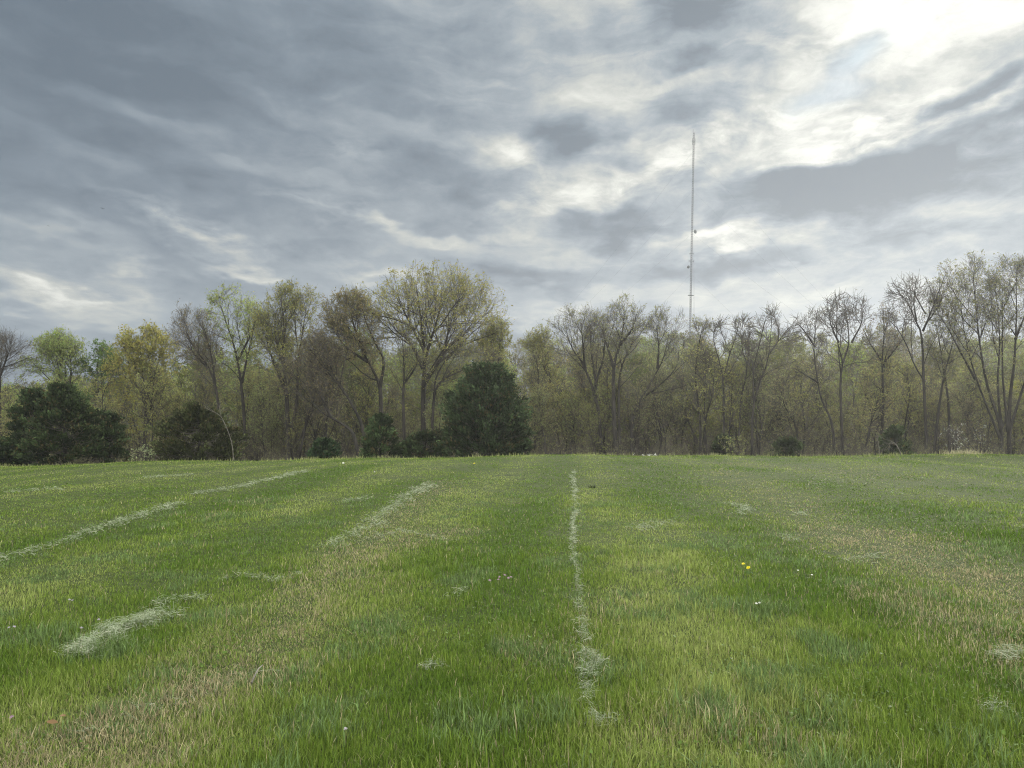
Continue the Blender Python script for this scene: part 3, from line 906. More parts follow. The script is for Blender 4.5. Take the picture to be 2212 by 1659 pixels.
# ------------------------------------------------------------------ cedars
def cedar(label, crop, xl, xr, top, base, Y, group=None, peak=0.5, full=0.55, tint=(0.030, 0.050, 0.026), n_dens=1.0, lobes=9, name="cedar_tree"):
    TREE_SEED[0] += 1
    rng = np.random.default_rng(TREE_SEED[0])
    a, b = at_depth(*crop(xl, base), Y), at_depth(*crop(xr, base), Y)
    w = (b[0] - a[0]) / 2
    x0 = (a[0] + b[0]) / 2
    root = np.array([x0, Y, float(height(x0, Y))])
    tz = at_depth(*crop(xl + (xr - xl) * peak, top), Y)
    Hh = tz[2] - root[2]
    px = tz[0] - x0
    trunk, crown = Geo(), Geo()
    line = catmull([(0, 0, -0.1), (px * 0.3, 0, Hh * 0.4), (px, 0, Hh * 0.95)], 8)[None]
    trunk.add(*tubes(line, np.linspace(0.05 * w + 0.05, 0.015, 8)[None], 7), 0, BARK_T)
    # sprays: branches reach a lobed surface, foliage fans sit along their outer half
    nb = int(190 * n_dens * max(0.35, w * Hh / 14.0))
    tz_ = rng.uniform(0.02, 1.0, nb) ** 0.85
    ph = rng.uniform(0, 2 * math.pi, nb)

    def prof(t):
        u = np.clip((t - full) / (1.0 - full), 0, 1)
        return np.where(t < full, 0.82 + 0.18 * np.sin(np.clip(t / full, 0, 1) * math.pi * 0.5), 1 - 0.84 * u ** 1.5)
    lob = 1 + 0.16 * np.sin(ph * 3 + tz_ * 9 + rng.uniform(0, 6)) * np.sin(tz_ * lobes + ph) + rng.normal(0, 0.12, nb)
    rad = w * prof(tz_) * lob
    ax = np.stack([px * tz_ ** 1.3, np.zeros(nb), Hh * tz_ * 0.85], -1)
    tip = ax + np.stack([np.cos(ph) * rad, np.sin(ph) * rad, 0.10 * Hh * (0.5 + tz_) + rng.normal(0, 0.04 * Hh, nb)], -1)
    tip[:, 2] = np.clip(tip[:, 2], 0.05, Hh * 0.98)
    K = 5
    s = np.linspace(0, 1, K)[None, :, None]
    BL = ax[:, None] * (1 - s) + tip[:, None] * s
    BL[:, :, 2] -= 0.12 * rad[:, None] * np.sin(s[:, :, 0] * math.pi)
    crown.add(*tubes(BL, np.linspace(0.03, 0.008, K)[None].repeat(nb, 0), 3), 0, BARK_T)
    per = 120
    n = nb * per
    i = np.repeat(np.arange(nb), per)
    f = rng.uniform(0.25, 1.02, n) ** 0.6
    pos = ax[i] * (1 - f)[:, None] + tip[i] * f[:, None]
    spread = 0.07 + 0.12 * (1 - f) + 0.02 * w
    pos = pos + rng.normal(0, 1, (n, 3)) * np.stack([spread, spread, spread * 0.8], -1)
    pos[:, 2] = np.maximum(pos[:, 2], 0.02)
    out = norm(np.stack([np.cos(ph[i]), np.sin(ph[i]), np.full(n, 0.9)], -1) + rng.normal(0, 0.45, (n, 3)))
    sd = norm(np.cross(out, rng.normal(0, 1, (n, 3))))
    L = rng.uniform(0.08, 0.24, n)[:, None]
    Wd = L * rng.uniform(0.18, 0.34, n)[:, None]
    V = np.stack([pos, pos + out * L * 0.55 + sd * Wd, pos + out * L, pos + out * L * 0.55 - sd * Wd], 1)
    c = np.asarray(tint)[None] * rng.uniform(0.55, 1.6, (nb, 1))[i] * rng.uniform(0.7, 1.4, (n, 1))
    c *= (0.85 + 0.75 * np.clip((f - 0.85) / 0.15, 0, 1))[:, None]
    bz = rng.random(n) < 0.04 + 0.25 * (rng.random(nb) < 0.15)[i]
    c[bz] = np.array([0.085, 0.070, 0.032])
    crown.add(V.reshape(-1, 3), np.arange(n * 4).reshape(n, 4), 1, np.repeat(c, 4, axis=0))
    o = empty(name, root)
    tag(o, label, "cedar", group)
    mesh_obj("trunk", trunk.data("trunk", [M_BARK]), o)
    mesh_obj("crown", crown.data("crown", [M_TWIG, M_CEDAR]), o)
    return o


CG = "dark evergreen cedars along the field edge"
ident = lambda x, y: (x, y)
cedar("big round dark-green cedar standing alone in front of the tallest tree", ident, 960, 1130, 785, 984, 47, CG, 0.55, 0.40, (0.028, 0.042, 0.018), 2.4, 8)
cedar("dark cedar skirt bulging low at the far foot of the big round cedar", ident, 1095, 1150, 890, 984, 47.5, CG, 0.3, 0.45, (0.028, 0.042, 0.018), 1.0, 8)
cedar("tall broad dark cedar with a pointed top, bigger of the overlapping pair", c1, 220, 690, 1010, 1545, 48, CG, 0.46, 0.42, (0.030, 0.044, 0.017), 1.2, 7)
cedar("narrower dark cedar overlapping the flank of the tall broad pointed one", c1, 55, 370, 1045, 1545, 49, CG, 0.55, 0.35, (0.026, 0.040, 0.016), 1.2, 9)
cedar("ragged small cedar between the paired cedars and the domed cedar", c1, 640, 880, 1215, 1540, 49, CG, 0.55, 0.35, (0.030, 0.044, 0.018), 0.9, 11)
cedar("low brownish domed cedar with a pale dead stem leaning across it", c1, 1110, 1670, 1150, 1525, 47, CG, 0.48, 0.42, (0.036, 0.042, 0.017), 1.1, 8)
cedar("low dark cedar scrub at the foot of the bare tree, beyond the paired cedars", c1, -120, 130, 1400, 1545, 47, CG, 0.4, 0.5, (0.024, 0.036, 0.015), 1.0, 8)
cedar("small conical cedar under the stout curved trunk", c2, 860, 1110, 1225, 1500, 46, CG, 0.52, 0.25, (0.030, 0.045, 0.018), 1.0, 8)
cedar("smallest low cedar bush near the feet of the arched trunks", c2, 505, 690, 1405, 1510, 46, CG, 0.5, 0.45, (0.026, 0.044, 0.020), 1.0, 8)
cedar("squat dark cedar mound filling the gap beside the big round cedar", c2, 1100, 1450, 1350, 1500, 48, CG, 0.6, 0.5, (0.030, 0.043, 0.018), 0.9, 8)
cedar("small shadowy cedar at the foot of the open bare tree", c4, 910, 1110, 1310, 1480, 50, CG, 0.45, 0.4, (0.032, 0.043, 0.018), 0.55, 8)
cedar("low shadowy cedar bush under the spiky-leader bare tree", c4, 140, 340, 1390, 1480, 50, CG, 0.6, 0.5, (0.032, 0.043, 0.018), 0.55, 8)
cedar("low cedar bush with yellowish neighbour beneath the Y-shaped bare tree", c3, 1640, 1760, 1375, 1480, 50, CG, 0.5, 0.45, (0.032, 0.043, 0.018), 0.6, 8)


# ------------------------------------------------------------------ understory saplings (templates copied)
def sapling_template(seed, H, lean, leaf, tint, spread=0.22, n=10):
    rng = np.random.default_rng(seed)
    pts = np.array([(0, 0, -0.1), (lean * 0.25 * H, rng.normal(0, 0.05) * H, 0.35 * H), (lean * 0.6 * H, rng.normal(0, 0.06) * H, 0.7 * H), (lean * 0.8 * H, 0, H)])
    c = np.array([lean * 0.55 * H, 0, 0.6 * H])
    r = np.array([spread * H, spread * H, 0.45 * H])
    t, cr = grow(seed, [pts], [0.010 * H], (c, r), 1.0, leaf, 0.12, tint, l1=n, l2=4, l3=4, l4=3, ang=(0.4, 0.9), trop=0.6, tmin=0.22, twig_r=0.008)
    return t.data("trunk", [M_BARK]), cr.data("crown", [M_TWIG, M_LEAF])


SAP = []
for k in range(8):
    tnt = [GREYG, OLIVE, (0.22, 0.23, 0.08), BROWN, (0.24, 0.23, 0.09), GREYG, (0.20, 0.22, 0.09), OLIVE][k]
    SAP.append(sapling_template(500 + k, 6.0, [-0.25, 0.05, 0.2, -0.08, 0.3, 0.0, -0.15, 0.12][k], [1.4, 1.9, 2.6, 0.9, 2.6, 1.4, 2.1, 1.6][k], tuple(1.2 * q for q in tnt)))


def sapling(px, Y, H, k, label, group):
    t, c = SAP[k % len(SAP)]
    x = at_depth(px, 970, Y)[0]
    o = empty("sapling", (x, Y, float(height(x, Y))))
    tag(o, label, "sapling", group)
    a = mesh_obj("trunk", t, o)
    b = mesh_obj("crown", c, o)
    s = H / 6.0
    o.scale = (s, s, s)
    o.rotation_euler = (0, 0, RNG.uniform(0, 6.28))
    return o


ZONES = [(-60, 60, 6, "thin twiggy sapling crowded at the foot of the leafless tree beyond the paired cedars"),
         (190, 350, 9, "thin twiggy sapling crowded between the paired cedars and the domed cedar"),
         (510, 620, 8, "thin twiggy sapling crowded between the domed cedar and the many-limbed olive tree"),
         (630, 800, 11, "thin twiggy sapling crowded under the arched trunks"),
         (830, 950, 9, "thin twiggy sapling crowded around the tallest tree's foot"),
         (1130, 1270, 13, "thin twiggy sapling crowded in the thicket just past the big round cedar"),
         (1280, 1380, 9, "thin twiggy sapling crowded around the pair of trees in front of the mast"),
         (1390, 1560, 13, "thin twiggy sapling crowded below the mast"),
         (1570, 1740, 13, "thin twiggy sapling crowded between the Y-shaped and the elbow-trunked bare trees"),
         (1750, 1930, 13, "thin twiggy sapling crowded between the V-shaped and the open bare trees"),
         (1940, 2250, 20, "thin twiggy sapling crowded around the fan-stemmed trees")]
for a, b, n, lab in ZONES:
    for j in range(n):
        px = a + (b - a) * (j + RNG.uniform(0.1, 0.9)) / n
        sapling(px, RNG.uniform(54.5, 65), RNG.uniform(3.2, 8.0), int(RNG.integers(0, 8)), lab, lab.replace("thin twiggy sapling crowded", "saplings"))


# ------------------------------------------------------------------ background woodland and thicket (uncountable mass)
def merge(geos, inst, name, mats):
    """inst rows: template, x, y, z, rot, scale, scale_z, tint factor"""
    V, Q, Mx, Cc = [], [], [], []
    off = 0
    arr = [g.arrays() for g in geos]
    for k, x, y, z, a, s, sz, tf in inst:
        v, q, m, c = arr[k]
        ca, sa = math.cos(a), math.sin(a)
        w = np.empty_like(v)
        w[:, 0] = (v[:, 0] * ca - v[:, 1] * sa) * s + x
        w[:, 1] = (v[:, 0] * sa + v[:, 1] * ca) * s + y
        w[:, 2] = v[:, 2] * sz + z
        V.append(w)
        Q.append(q + off)
        Mx.append(m)
        Cc.append(c * np.asarray(tf))
        off += len(v)
    me = mesh_data(name, np.concatenate(V), np.concatenate(Q), None, mats, np.concatenate(Mx), None, np.concatenate(Cc))
    print(name, "quads", sum(len(q) for q in Q))
    return me


def wood_template(seed, H, leaf, tint, lsize, w=0.30):
    rng = np.random.default_rng(seed)
    pts = np.array([(0, 0, -0.5), (rng.normal(0, 0.03) * H, 0, 0.4 * H), (rng.normal(0, 0.05) * H, rng.normal(0, 0.04) * H, 0.9 * H)])
    t, c = grow(seed, [pts], [0.013 * H], (np.array([0, 0, 0.60 * H]), np.array([w * H, w * H, 0.42 * H])), 1.0, leaf, lsize, tint,
                l1=9, l2=6, l3=5, l4=2, ang=(0.5, 1.0), tmin=0.25, twig_r=0.014)
    g = Geo()
    for src in (t, c):
        v, q, m, cc = src.arrays()
        g.v.append(v); g.q.append(q + g.n); g.m.append(m); g.c.append(cc); g.n += len(v)
    return g


WT = [wood_template(900 + k, 12.0, [3.0, 2.4, 3.6, 1.6, 3.2, 2.6][k], [OLIVE, GREYG, (0.25, 0.25, 0.10), BROWN, (0.22, 0.25, 0.09), (0.21, 0.18, 0.085)][k], 0.24) for k in range(6)]
inst = []
rows = [(64, 3.6, 6.0, 9.5), (72, 3.8, 8.5, 11.5), (82, 4.2, 9.5, 12.5), (94, 4.4, 10.5, 13.0), (108, 4.8, 11, 13.5), (124, 5.2, 11, 13.5), (142, 5.8, 11, 13.5), (162, 6.6, 11, 13.5)]
for Y, step, h0, h1 in rows:
    half = Y * 0.80
    for x in np.arange(-half, half, step):
        xx, yy = x + RNG.normal(0, step * 0.3), Y + RNG.normal(0, 3.5)
        Ht = (RNG.uniform(h0, h1) + 3.0 * (float(vnoise(np.array(xx * 0.09), np.array(yy * 0.09), 5)) - 0.55)) * (0.86 if x < -0.45 * Y else 1.0)
        s = Ht / 12.0
        green = np.clip(0.5 - xx / (1.4 * Y), 0, 1)
        tf = np.array([0.95, 0.97 + 0.14 * green, 0.80]) * RNG.choice([0.6, 0.85, 1.05, 1.25])
        inst.append((int(RNG.integers(0, 6)), xx, yy, float(height(xx, yy)) - 0.2, RNG.uniform(0, 6.28), s * RNG.uniform(0.95, 1.25), s, tf))
print("woodland trees", len(inst))
o = mesh_obj("woodland", merge(WT, inst, "woodland", [M_TWIG, M_LEAF]))
tag(o, "dense budding woodland climbing the low hill behind the field-edge trees", "woodland", kind="stuff")


def brush_template(seed, leaf, tint):
    rng = np.random.default_rng(seed)
    n = 22
    base = np.stack([rng.normal(0, 0.5, n), rng.normal(0, 0.5, n), np.full(n, -0.1)], -1)
    d = norm(np.stack([rng.normal(0, 0.35, n), rng.normal(0, 0.35, n), np.ones(n)], -1))
    K = 5
    P = np.empty((n, K, 3))
    P[:, 0] = base
    L = rng.uniform(1.6, 3.6, n)
    for k in range(1, K):
        d = norm(d + rng.normal(0, 0.16, (n, 3)))
        P[:, k] = P[:, k - 1] + d * (L / (K - 1))[:, None]
    g = Geo()
    rad = np.linspace(0.022, 0.007, K)[None].repeat(n, 0)
    g.add(*tubes(P, rad, 3), 0, BARK_T)
    A, AR = children(rng, P, rad, 7, 0.2, 1.0, (0.5, 1.1), (0.4, 1.2), 3, 0.3, 0.2, 0.012, None, 1, 0.1, 0.008)
    g.add(*tubes(A, AR, 3), 0, BARK_T)
    v, q, c = leaves_on(rng, A, leaf, 0.12, tint)
    g.add(v, q, 1, c)
    return g


BT = [brush_template(1300 + k, [2.6, 1.2, 3.2, 2.0][k], [(0.31, 0.31, 0.14), (0.25, 0.25, 0.14), (0.33, 0.33, 0.15), (0.25, 0.235, 0.13)][k]) for k in range(4)]
inst = []
for Y, step in [(48.5, 1.6), (51.5, 2.2), (54, 2.2), (57.5, 1.8), (61, 2.0), (66, 2.4), (72, 3.0)]:
    half = Y * 0.80
    for x in np.arange(-half, half, step):
        xx, yy = x + RNG.normal(0, 0.6), Y + RNG.normal(0, 0.9)
        s = RNG.uniform(0.55, 1.25) * (1 + 0.012 * (Y - 50)) * (0.30 if Y < 50 else 0.45 if Y < 55 else 1.0)
        inst.append((int(RNG.integers(0, 4)), xx, yy, float(height(xx, yy)), RNG.uniform(0, 6.28), s, s * RNG.uniform(0.8, 1.2), np.array([1, 1, 1]) * RNG.uniform(0.7, 1.15)))
o = mesh_obj("undergrowth", merge(BT, inst, "undergrowth", [M_TWIG, M_LEAF]))
tag(o, "tangled brown undergrowth filling the woodland edge along the field", "undergrowth", kind="stuff")


# ------------------------------------------------------------------ small things at the wood edge
def branch_object(name, label, cat, pts_px, Y, r, mat, group=None, side=6, seed=1):
    pts = np.array([at_depth(*p, Y) for p in pts_px])
    rng = np.random.default_rng(seed)
    root = pts[0].copy()
    root[2] = float(height(root[0], Y))
    pts[0] = root - np.array([0, 0, 0.05])
    P = catmull(pts - root, 12)[None]
    RR = np.linspace(r, r * 0.3, 12)[None]
    g = Geo()
    g.add(*tubes(P, RR, 7), 0, BARK_T)
    A, AR = children(rng, P, RR, side, 0.4, 1.0, (0.4, 0.9), (0.5, 1.4), 5, 0.1, 0.2, 0.018, None, 1, 0.1, 0.010)
    g.add(*tubes(A, AR, 4), 0, BARK_T)
    B, BR = children(rng, A, AR, 4, 0.2, 1.0, (0.4, 0.9), (0.2, 0.6), 3, 0.1, 0.2, 0.018, None, 1, 0.1, 0.007)
    g.add(*tubes(B, BR, 3), 0, BARK_T)
    o = mesh_obj(name, g.data(name, [mat]), loc=root)
    return tag(o, label, cat, group)


branch_object("dead_sapling", "pale dead stem leaning across the front of the domed cedar", "dead tree", [c1(1625, 1510), c1(1610, 1420), c1(1560, 1280), c1(1520, 1220), c1(1470, 1195)], 45.5, 0.024, M_PALE, seed=11)
branch_object("fallen_branch", "bleached fallen branch slanting at the foot of the open bare tree", "branch", [c4(1060, 1480), c4(1020, 1445), c4(985, 1410), c4(960, 1425)], 46.0, 0.03, M_PALE, seed=12, side=4)
branch_object("dead_weed", "thin pale curved stem at the field edge below the slim brown-leaved tree", "dead tree", [c4(898, 1485), c4(890, 1440), c4(878, 1400)], 46.0, 0.025, M_PALE, seed=13, side=2)


def blossom_shrub(label, px, py_top, py_base, Y, w, tint, per, name="shrub", lsize=0.12, seed=5):
    rng = np.random.default_rng(seed)
    x = at_depth(px, py_base, Y)[0]
    z0 = float(height(x, Y))
    Hh = at_depth(px, py_top, Y)[2] - z0
    n = 14
    base = np.stack([rng.normal(0, 0.12, n), rng.normal(0, 0.12, n), np.full(n, -0.05)], -1)
    d = norm(np.stack([rng.normal(0, w / Hh * 0.6, n), rng.normal(0, w / Hh * 0.6, n), np.ones(n)], -1))
    K = 5
    P = np.empty((n, K, 3))
    P[:, 0] = base
    for k in range(1, K):
        d = norm(d + rng.normal(0, 0.12, (n, 3)))
        P[:, k] = P[:, k - 1] + d * (Hh * 0.9 / (K - 1))
    rad = np.linspace(0.02, 0.007, K)[None].repeat(n, 0)
    st, cr = Geo(), Geo()
    st.add(*tubes(P, rad, 4), 0, BARK_T)
    A, AR = children(rng, P, rad, 8, 0.3, 1.0, (0.6, 1.2), (0.3, 0.8), 3, 0.15, 0.2, 0.012, None, 1, 0.1, 0.007)
    cr.add(*tubes(A, AR, 3), 0, BARK_T)
    v, q, c = leaves_on(rng, A, per, lsize, tint)
    cr.add(v, q, 1, c)
    o = empty(name, (x, Y, z0))
    tag(o, label, "shrub")
    mesh_obj("stem", st.data("stem", [M_BARK]), o)
    mesh_obj("crown", cr.data("crown", [M_TWIG, M_LEAF]), o)
    return o


blossom_shrub("shrub with scattered white blossoms beside a straight trunk near the fan-stemmed tree", 2064, 918, 975, 48.5, 0.9, (0.42, 0.43, 0.36), 0.9, seed=21)
blossom_shrub("paler blossoming shrub low in front of the tallest narrow tree", 2118, 905, 975, 52, 0.9, (0.40, 0.41, 0.34), 0.7, seed=22)
blossom_shrub("small shrub with bright pale-green leaves at the foot of the domed cedar", 318, 962, 990, 45.5, 0.7, (0.34, 0.38, 0.20), 3.0, seed=23)
blossom_shrub("yellow-green shrub beside the low cedar bush under the Y-shaped bare tree", 1582, 938, 972, 48, 0.9, (0.26, 0.27, 0.10), 2.6, seed=24)

# white debris on the brow
rng = np.random.default_rng(31)
p0 = at_depth(1392, 973, 40.5)
p0[2] = float(height(p0[0], p0[1])) + 0.02
g = Geo()
for k in range(9):
    c = np.array([rng.uniform(-0.6, 0.65), rng.uniform(-0.2, 0.2), rng.uniform(0.0, 0.12)])
    d = norm(rng.normal(0, 1, 3) + np.array([0.3, 0, 0.5]))
    L = rng.uniform(0.10, 0.26)
    P = np.stack([c - d * L * 0.5, c + rng.normal(0, 0.03, 3), c + d * L * 0.5])[None]
    P[..., 2] = np.maximum(P[..., 2], 0.0)
    g.add(*tubes(P, np.array([[0.03, 0.045, 0.02]]) * rng.uniform(0.5, 1.2), 6), 0, (0.8, 0.8, 0.76))
M_WHITE = noisy_mat("white_weathered_wood", (0.25, 0.25, 0.22), (0.52, 0.52, 0.48), 6.0, 0.85, 3)
tag(mesh_obj("debris_heap", g.data("debris_heap", [M_WHITE]), loc=p0), "little heap of white broken sticks on the brow in front of the leaning grey tree", "debris")

# pale dry tuft on the brow
p0 = at_depth(2080, 975, 37)
n = 260
x = p0[0] + RNG.normal(0, 0.55, n)
y = 37 + RNG.normal(0, 0.35, n)
V, q, tr, c = blades(x, y, RNG.uniform(0.15, 0.42, n), np.full(n, 0.028), RNG.uniform(0, 6.28, n), np.abs(RNG.normal(0.2, 0.2, n)), np.abs(RNG.normal(0.5, 0.3, n)),
                     np.array([0.36, 0.33, 0.20])[None] * RNG.uniform(0.7, 1.2, (n, 1)))
p0[2] = float(height(p0[0], 37))
tag(mesh_obj("dry_grass_tuft", mesh_data("dry_grass_tuft", V - p0, q, tr, [M_HAY], tint=c, smooth=False), loc=p0), "pale dry grass tuft on the brow below the bleached fallen branch", "grass tuft")


# ------------------------------------------------------------------ flowers, leaves, stalk
def disc_head(r, petals, rows, tint, seed=0, dome=0.3):
    rng = np.random.default_rng(seed)
    g = Geo()
    for row in range(rows):
        rr = r * (1 - row / (rows + 0.5))
        for k in range(petals):
            a = 2 * math.pi * (k + 0.5 * row + rng.uniform(-0.2, 0.2)) / petals
            u = np.array([math.cos(a), math.sin(a), 0])
            s = np.array([-math.sin(a), math.cos(a), 0]) * rr * 0.17
            z0 = np.array([0, 0, row * r * dome / rows])
            zt = np.array([0, 0, (0.15 + 0.5 * row / rows) * r * rng.uniform(0.7, 1.3)])
            g.add([z0 - s * 0.4, z0 + s * 0.4, z0 + u * rr + zt + s, z0 + u * rr + zt - s], [[0, 1, 2, 3]], 0, np.asarray(tint) * rng.uniform(0.85, 1.1))
    return g


def flower(name, label, cat, px, py, H, head, tint, petals=14, rows=4, leafr=0.06, group=None, seed=0):
    p = on_ground(px, py)
    f = ray(px, py)
    p = p + np.array([0, 0, 0])
    rng = np.random.default_rng(seed)
    o = empty(name, p)
    tag(o, label, cat, group)
    top = np.array([rng.normal(0, 0.012), rng.normal(0, 0.012), H])
    st = Geo()
    st.add(*tubes(catmull([(0, 0, -0.01), top * 0.5 + np.array([0.01, 0, 0]), top], 6)[None], np.full((1, 6), 0.0022), 5), 0, (0.16, 0.20, 0.06))
    mesh_obj("stem", st.data("stem", [M_PETAL]), o)
    h = mesh_obj("flower_head", disc_head(head, petals, rows, tint, seed).data("flower_head", [M_PETAL], False), o, top)
    h.rotation_euler = (rng.uniform(0.1, 0.45), rng.normal(0, 0.2), 0)
    if leafr:
        lf = Geo()
        for k in range(7):
            a = k * 0.9 + rng.uniform(-0.2, 0.2)
            u = np.array([math.cos(a), math.sin(a), 0])
            s = np.array([-math.sin(a), math.cos(a), 0]) * leafr * 0.14
            m = u * leafr * 0.6 + np.array([0, 0, 0.03])
            lf.add([np.zeros(3), m - s, u * leafr + np.array([0, 0, 0.012]), m + s], [[0, 1, 2, 3]], 0, np.array([0.06, 0.12, 0.025]))
        mesh_obj("leaf_rosette", lf.data("leaf_rosette", [M_PETAL], False), o)
    return o


YEL = (0.80, 0.70, 0.04)
flower("dandelion", "yellow dandelion, uphill one of the two close together in short grass", "dandelion", 1606, 1234, 0.07, 0.019, YEL, group="dandelions", seed=1)
flower("dandelion", "yellow dandelion, downhill one of the two close together in short grass", "dandelion", 1616, 1242, 0.07, 0.020, YEL, group="dandelions", seed=2)
flower("dandelion", "tiny yellow dandelion far up the field near the brow by the big round cedar", "dandelion", 1023, 1007, 0.09, 0.035, YEL, group="dandelions", seed=3)
WHT = (0.75, 0.75, 0.70)
flower("seed_head", "fluffy white dandelion clock far up the field below the arched trunks", "seed head", 742, 1007, 0.10, 0.04, WHT, 16, 5, 0, seed=4)
flower("white_flower", "tiny white flower just uphill of the straight pale swath", "flower", 810, 1026, 0.08, 0.025, WHT, 8, 2, 0, seed=5)
for k, (px, py, lab) in enumerate([(1637, 1320, "tiny white clover head, first of a touching pair below the dandelions"), (1642, 1320, "tiny white clover head, second of a touching pair below the dandelions"),
                                   (1725, 1246, "tiny white flower across from the two dandelions, nearer the tan band"), (1746, 1254, "small white petal-like flower, closest to the tan band")]):
    flower("white_flower", lab, "flower", px, py, 0.06, 0.011, WHT, 10, 3, 0, group="small white flowers", seed=10 + k)
PUR = (0.40, 0.26, 0.36)
for k, (px, py) in enumerate([(1072, 1272), (1080, 1266), (1088, 1262), (1097, 1268), (1104, 1265), (1061, 1274)]):
    flower("pink_flower", "small pinkish-purple wildflower in the loose patch beside the greyish cut-grass clump", "flower", px, py, 0.08, 0.014, PUR, 7, 3, 0, group="pink wildflowers beside the greyish clump", seed=30 + k)
for k, (px, py) in enumerate([(155, 1318), (152, 1316), (215, 1362), (20, 1380), (34, 1378), (178, 1378)]):
    flower("lilac_flower", "small lilac wildflower in green grass above the thickest cut-grass clump", "flower", px, py, 0.08, 0.012, (0.45, 0.40, 0.48), 7, 3, 0, group="lilac wildflowers above the thickest clump", seed=50 + k)
flower("pink_flower", "single small pink flower in green grass at the near corner beside the tan strip", "flower", 28, 1578, 0.07, 0.012, PUR, 7, 3, 0, seed=70)
flower("lilac_flower", "single small lilac flower in tall grass near the camera", "flower", 745, 1613, 0.08, 0.010, (0.5, 0.45, 0.5), 7, 3, 0, seed=71)


def dry_leaf(label, px, py, L, rot, tint, seed):
    rng = np.random.default_rng(seed)
    p = on_ground(px, py)
    g = Geo()
    n = 7
    t = np.linspace(0, 1, n)
    w = L * 0.28 * np.sin(np.clip(t * 0.94 + 0.04, 0, 1) * math.pi) ** 0.8 * (1 + 0.15 * np.sin(t * 18))
    zc = 0.25 * L * (t - 0.5) ** 2
    A = np.stack([L * (t - 0.5), -w, zc + 0.35 * w], -1)
    C = np.stack([L * (t - 0.5), 0 * w, zc], -1)
    B = np.stack([L * (t - 0.5), w, zc + 0.45 * w], -1)
    v = np.concatenate([A, C, B])
    i = np.arange(n - 1)
    q = np.concatenate([np.stack([i, i + 1, n + i + 1, n + i], -1), np.stack([n + i, n + i + 1, 2 * n + i + 1, 2 * n + i], -1)])
    g.add(v, q, 0, np.asarray(tint))
    o = mesh_obj("dry_leaf", g.data("dry_leaf", [M_PETAL]), loc=p + np.array([0, 0, 0.055]))
    o.rotation_euler = (0.3, 0.15, rot)
    return tag(o, label, "dry leaf", "dry brown leaves")


dry_leaf("larger curled tan leaf lying in green grass beside the tan strip", 112, 1585, 0.055, 0.2, (0.19, 0.115, 0.055), 1)
dry_leaf("smaller tan leaf just uphill of the larger curled one", 135, 1571, 0.035, 1.2, (0.20, 0.125, 0.065), 2)
# pale stalk lying in the tan strip
a, b = on_ground(543, 1487), on_ground(567, 1458)
g = Geo()
P = catmull([a * 0 + (0, 0, 0.03), (b - a) * 0.5 + (0, 0, 0.065), (b - a) + (0, 0, 0.06)], 6)[None]
g.add(*tubes(P, np.linspace(0.006, 0.003, 6)[None], 6), 0, (0.6, 0.55, 0.42))
tag(mesh_obj("dry_stalk", g.data("dry_stalk", [M_PALE]), loc=a), "straight bleached stalk lying across the end of the tan strip", "stalk")
# dark weed in the middle distance
p = on_ground(1278, 1054)
n = 26
x, y = p[0] + RNG.normal(0, 0.05, n), p[1] + RNG.normal(0, 0.05, n)
V, q, tr, c = blades(x, y, RNG.uniform(0.05, 0.14, n), np.full(n, 0.016), RNG.uniform(0, 6.28, n), np.abs(RNG.normal(0.35, 0.2, n)), np.abs(RNG.normal(0.5, 0.3, n)), np.array([0.02, 0.03, 0.012])[None].repeat(n, 0))
tag(mesh_obj("dark_weed", mesh_data("dark_weed", V - p, q, tr, [M_GRASS], tint=c, smooth=False), loc=p), "small dark weed standing up in the field above the narrow ribbon", "weed")


# ------------------------------------------------------------------ radio mast
MY = 200.0
mb = at_depth(1487, 900, MY)
mt = at_depth(1499, 286, MY)
d = mt - mb
base = mb - d * ((mb[2] - float(height(mb[0], MY))) / d[2])
axis_m = mt - base
Hm = float(np.linalg.norm(axis_m))
mast = empty("radio_mast", base)
tag(mast, "tall thin guyed lattice radio mast rising behind the woodland", "radio mast")
axn = axis_m / Hm
ux = norm(np.cross(axn, np.array([0, 1.0, 0])))
uy = np.cross(axn, ux)
g = Geo()
corner = [0.235 * (ux * math.cos(a) + uy * math.sin(a)) for a in (R(200), R(320), R(80))]
ns = 40
for c in corner:
    P = (c[None] + axn[None] * np.linspace(0, Hm, ns)[:, None])[None]
    g.add(*tubes(P, np.full((1, ns), 0.040), 5), 0)
step = 0.62
zs = np.arange(0.3, Hm, step)
for k in range(3):
    a, b = corner[k], corner[(k + 1) % 3]
    P = np.stack([a[None] + axn[None] * zs[:, None], b[None] + axn[None] * zs[:, None]], 1)
    g.add(*tubes(P, np.full((len(zs), 2), 0.030), 4), 0)
    P = np.stack([a[None] + axn[None] * zs[:, None], b[None] + axn[None] * (zs[:, None] + step)], 1)[:-1]
    g.add(*tubes(P, np.full((len(zs) - 1, 2), 0.014), 3), 0)
mesh_obj("lattice", g.data("lattice", [M_STEEL]), mast)


def mast_at(py):
    p = at_depth(1499 - (py - 286) * 12 / 614.0, py, MY) - base
    return axn * float(p @ axn)


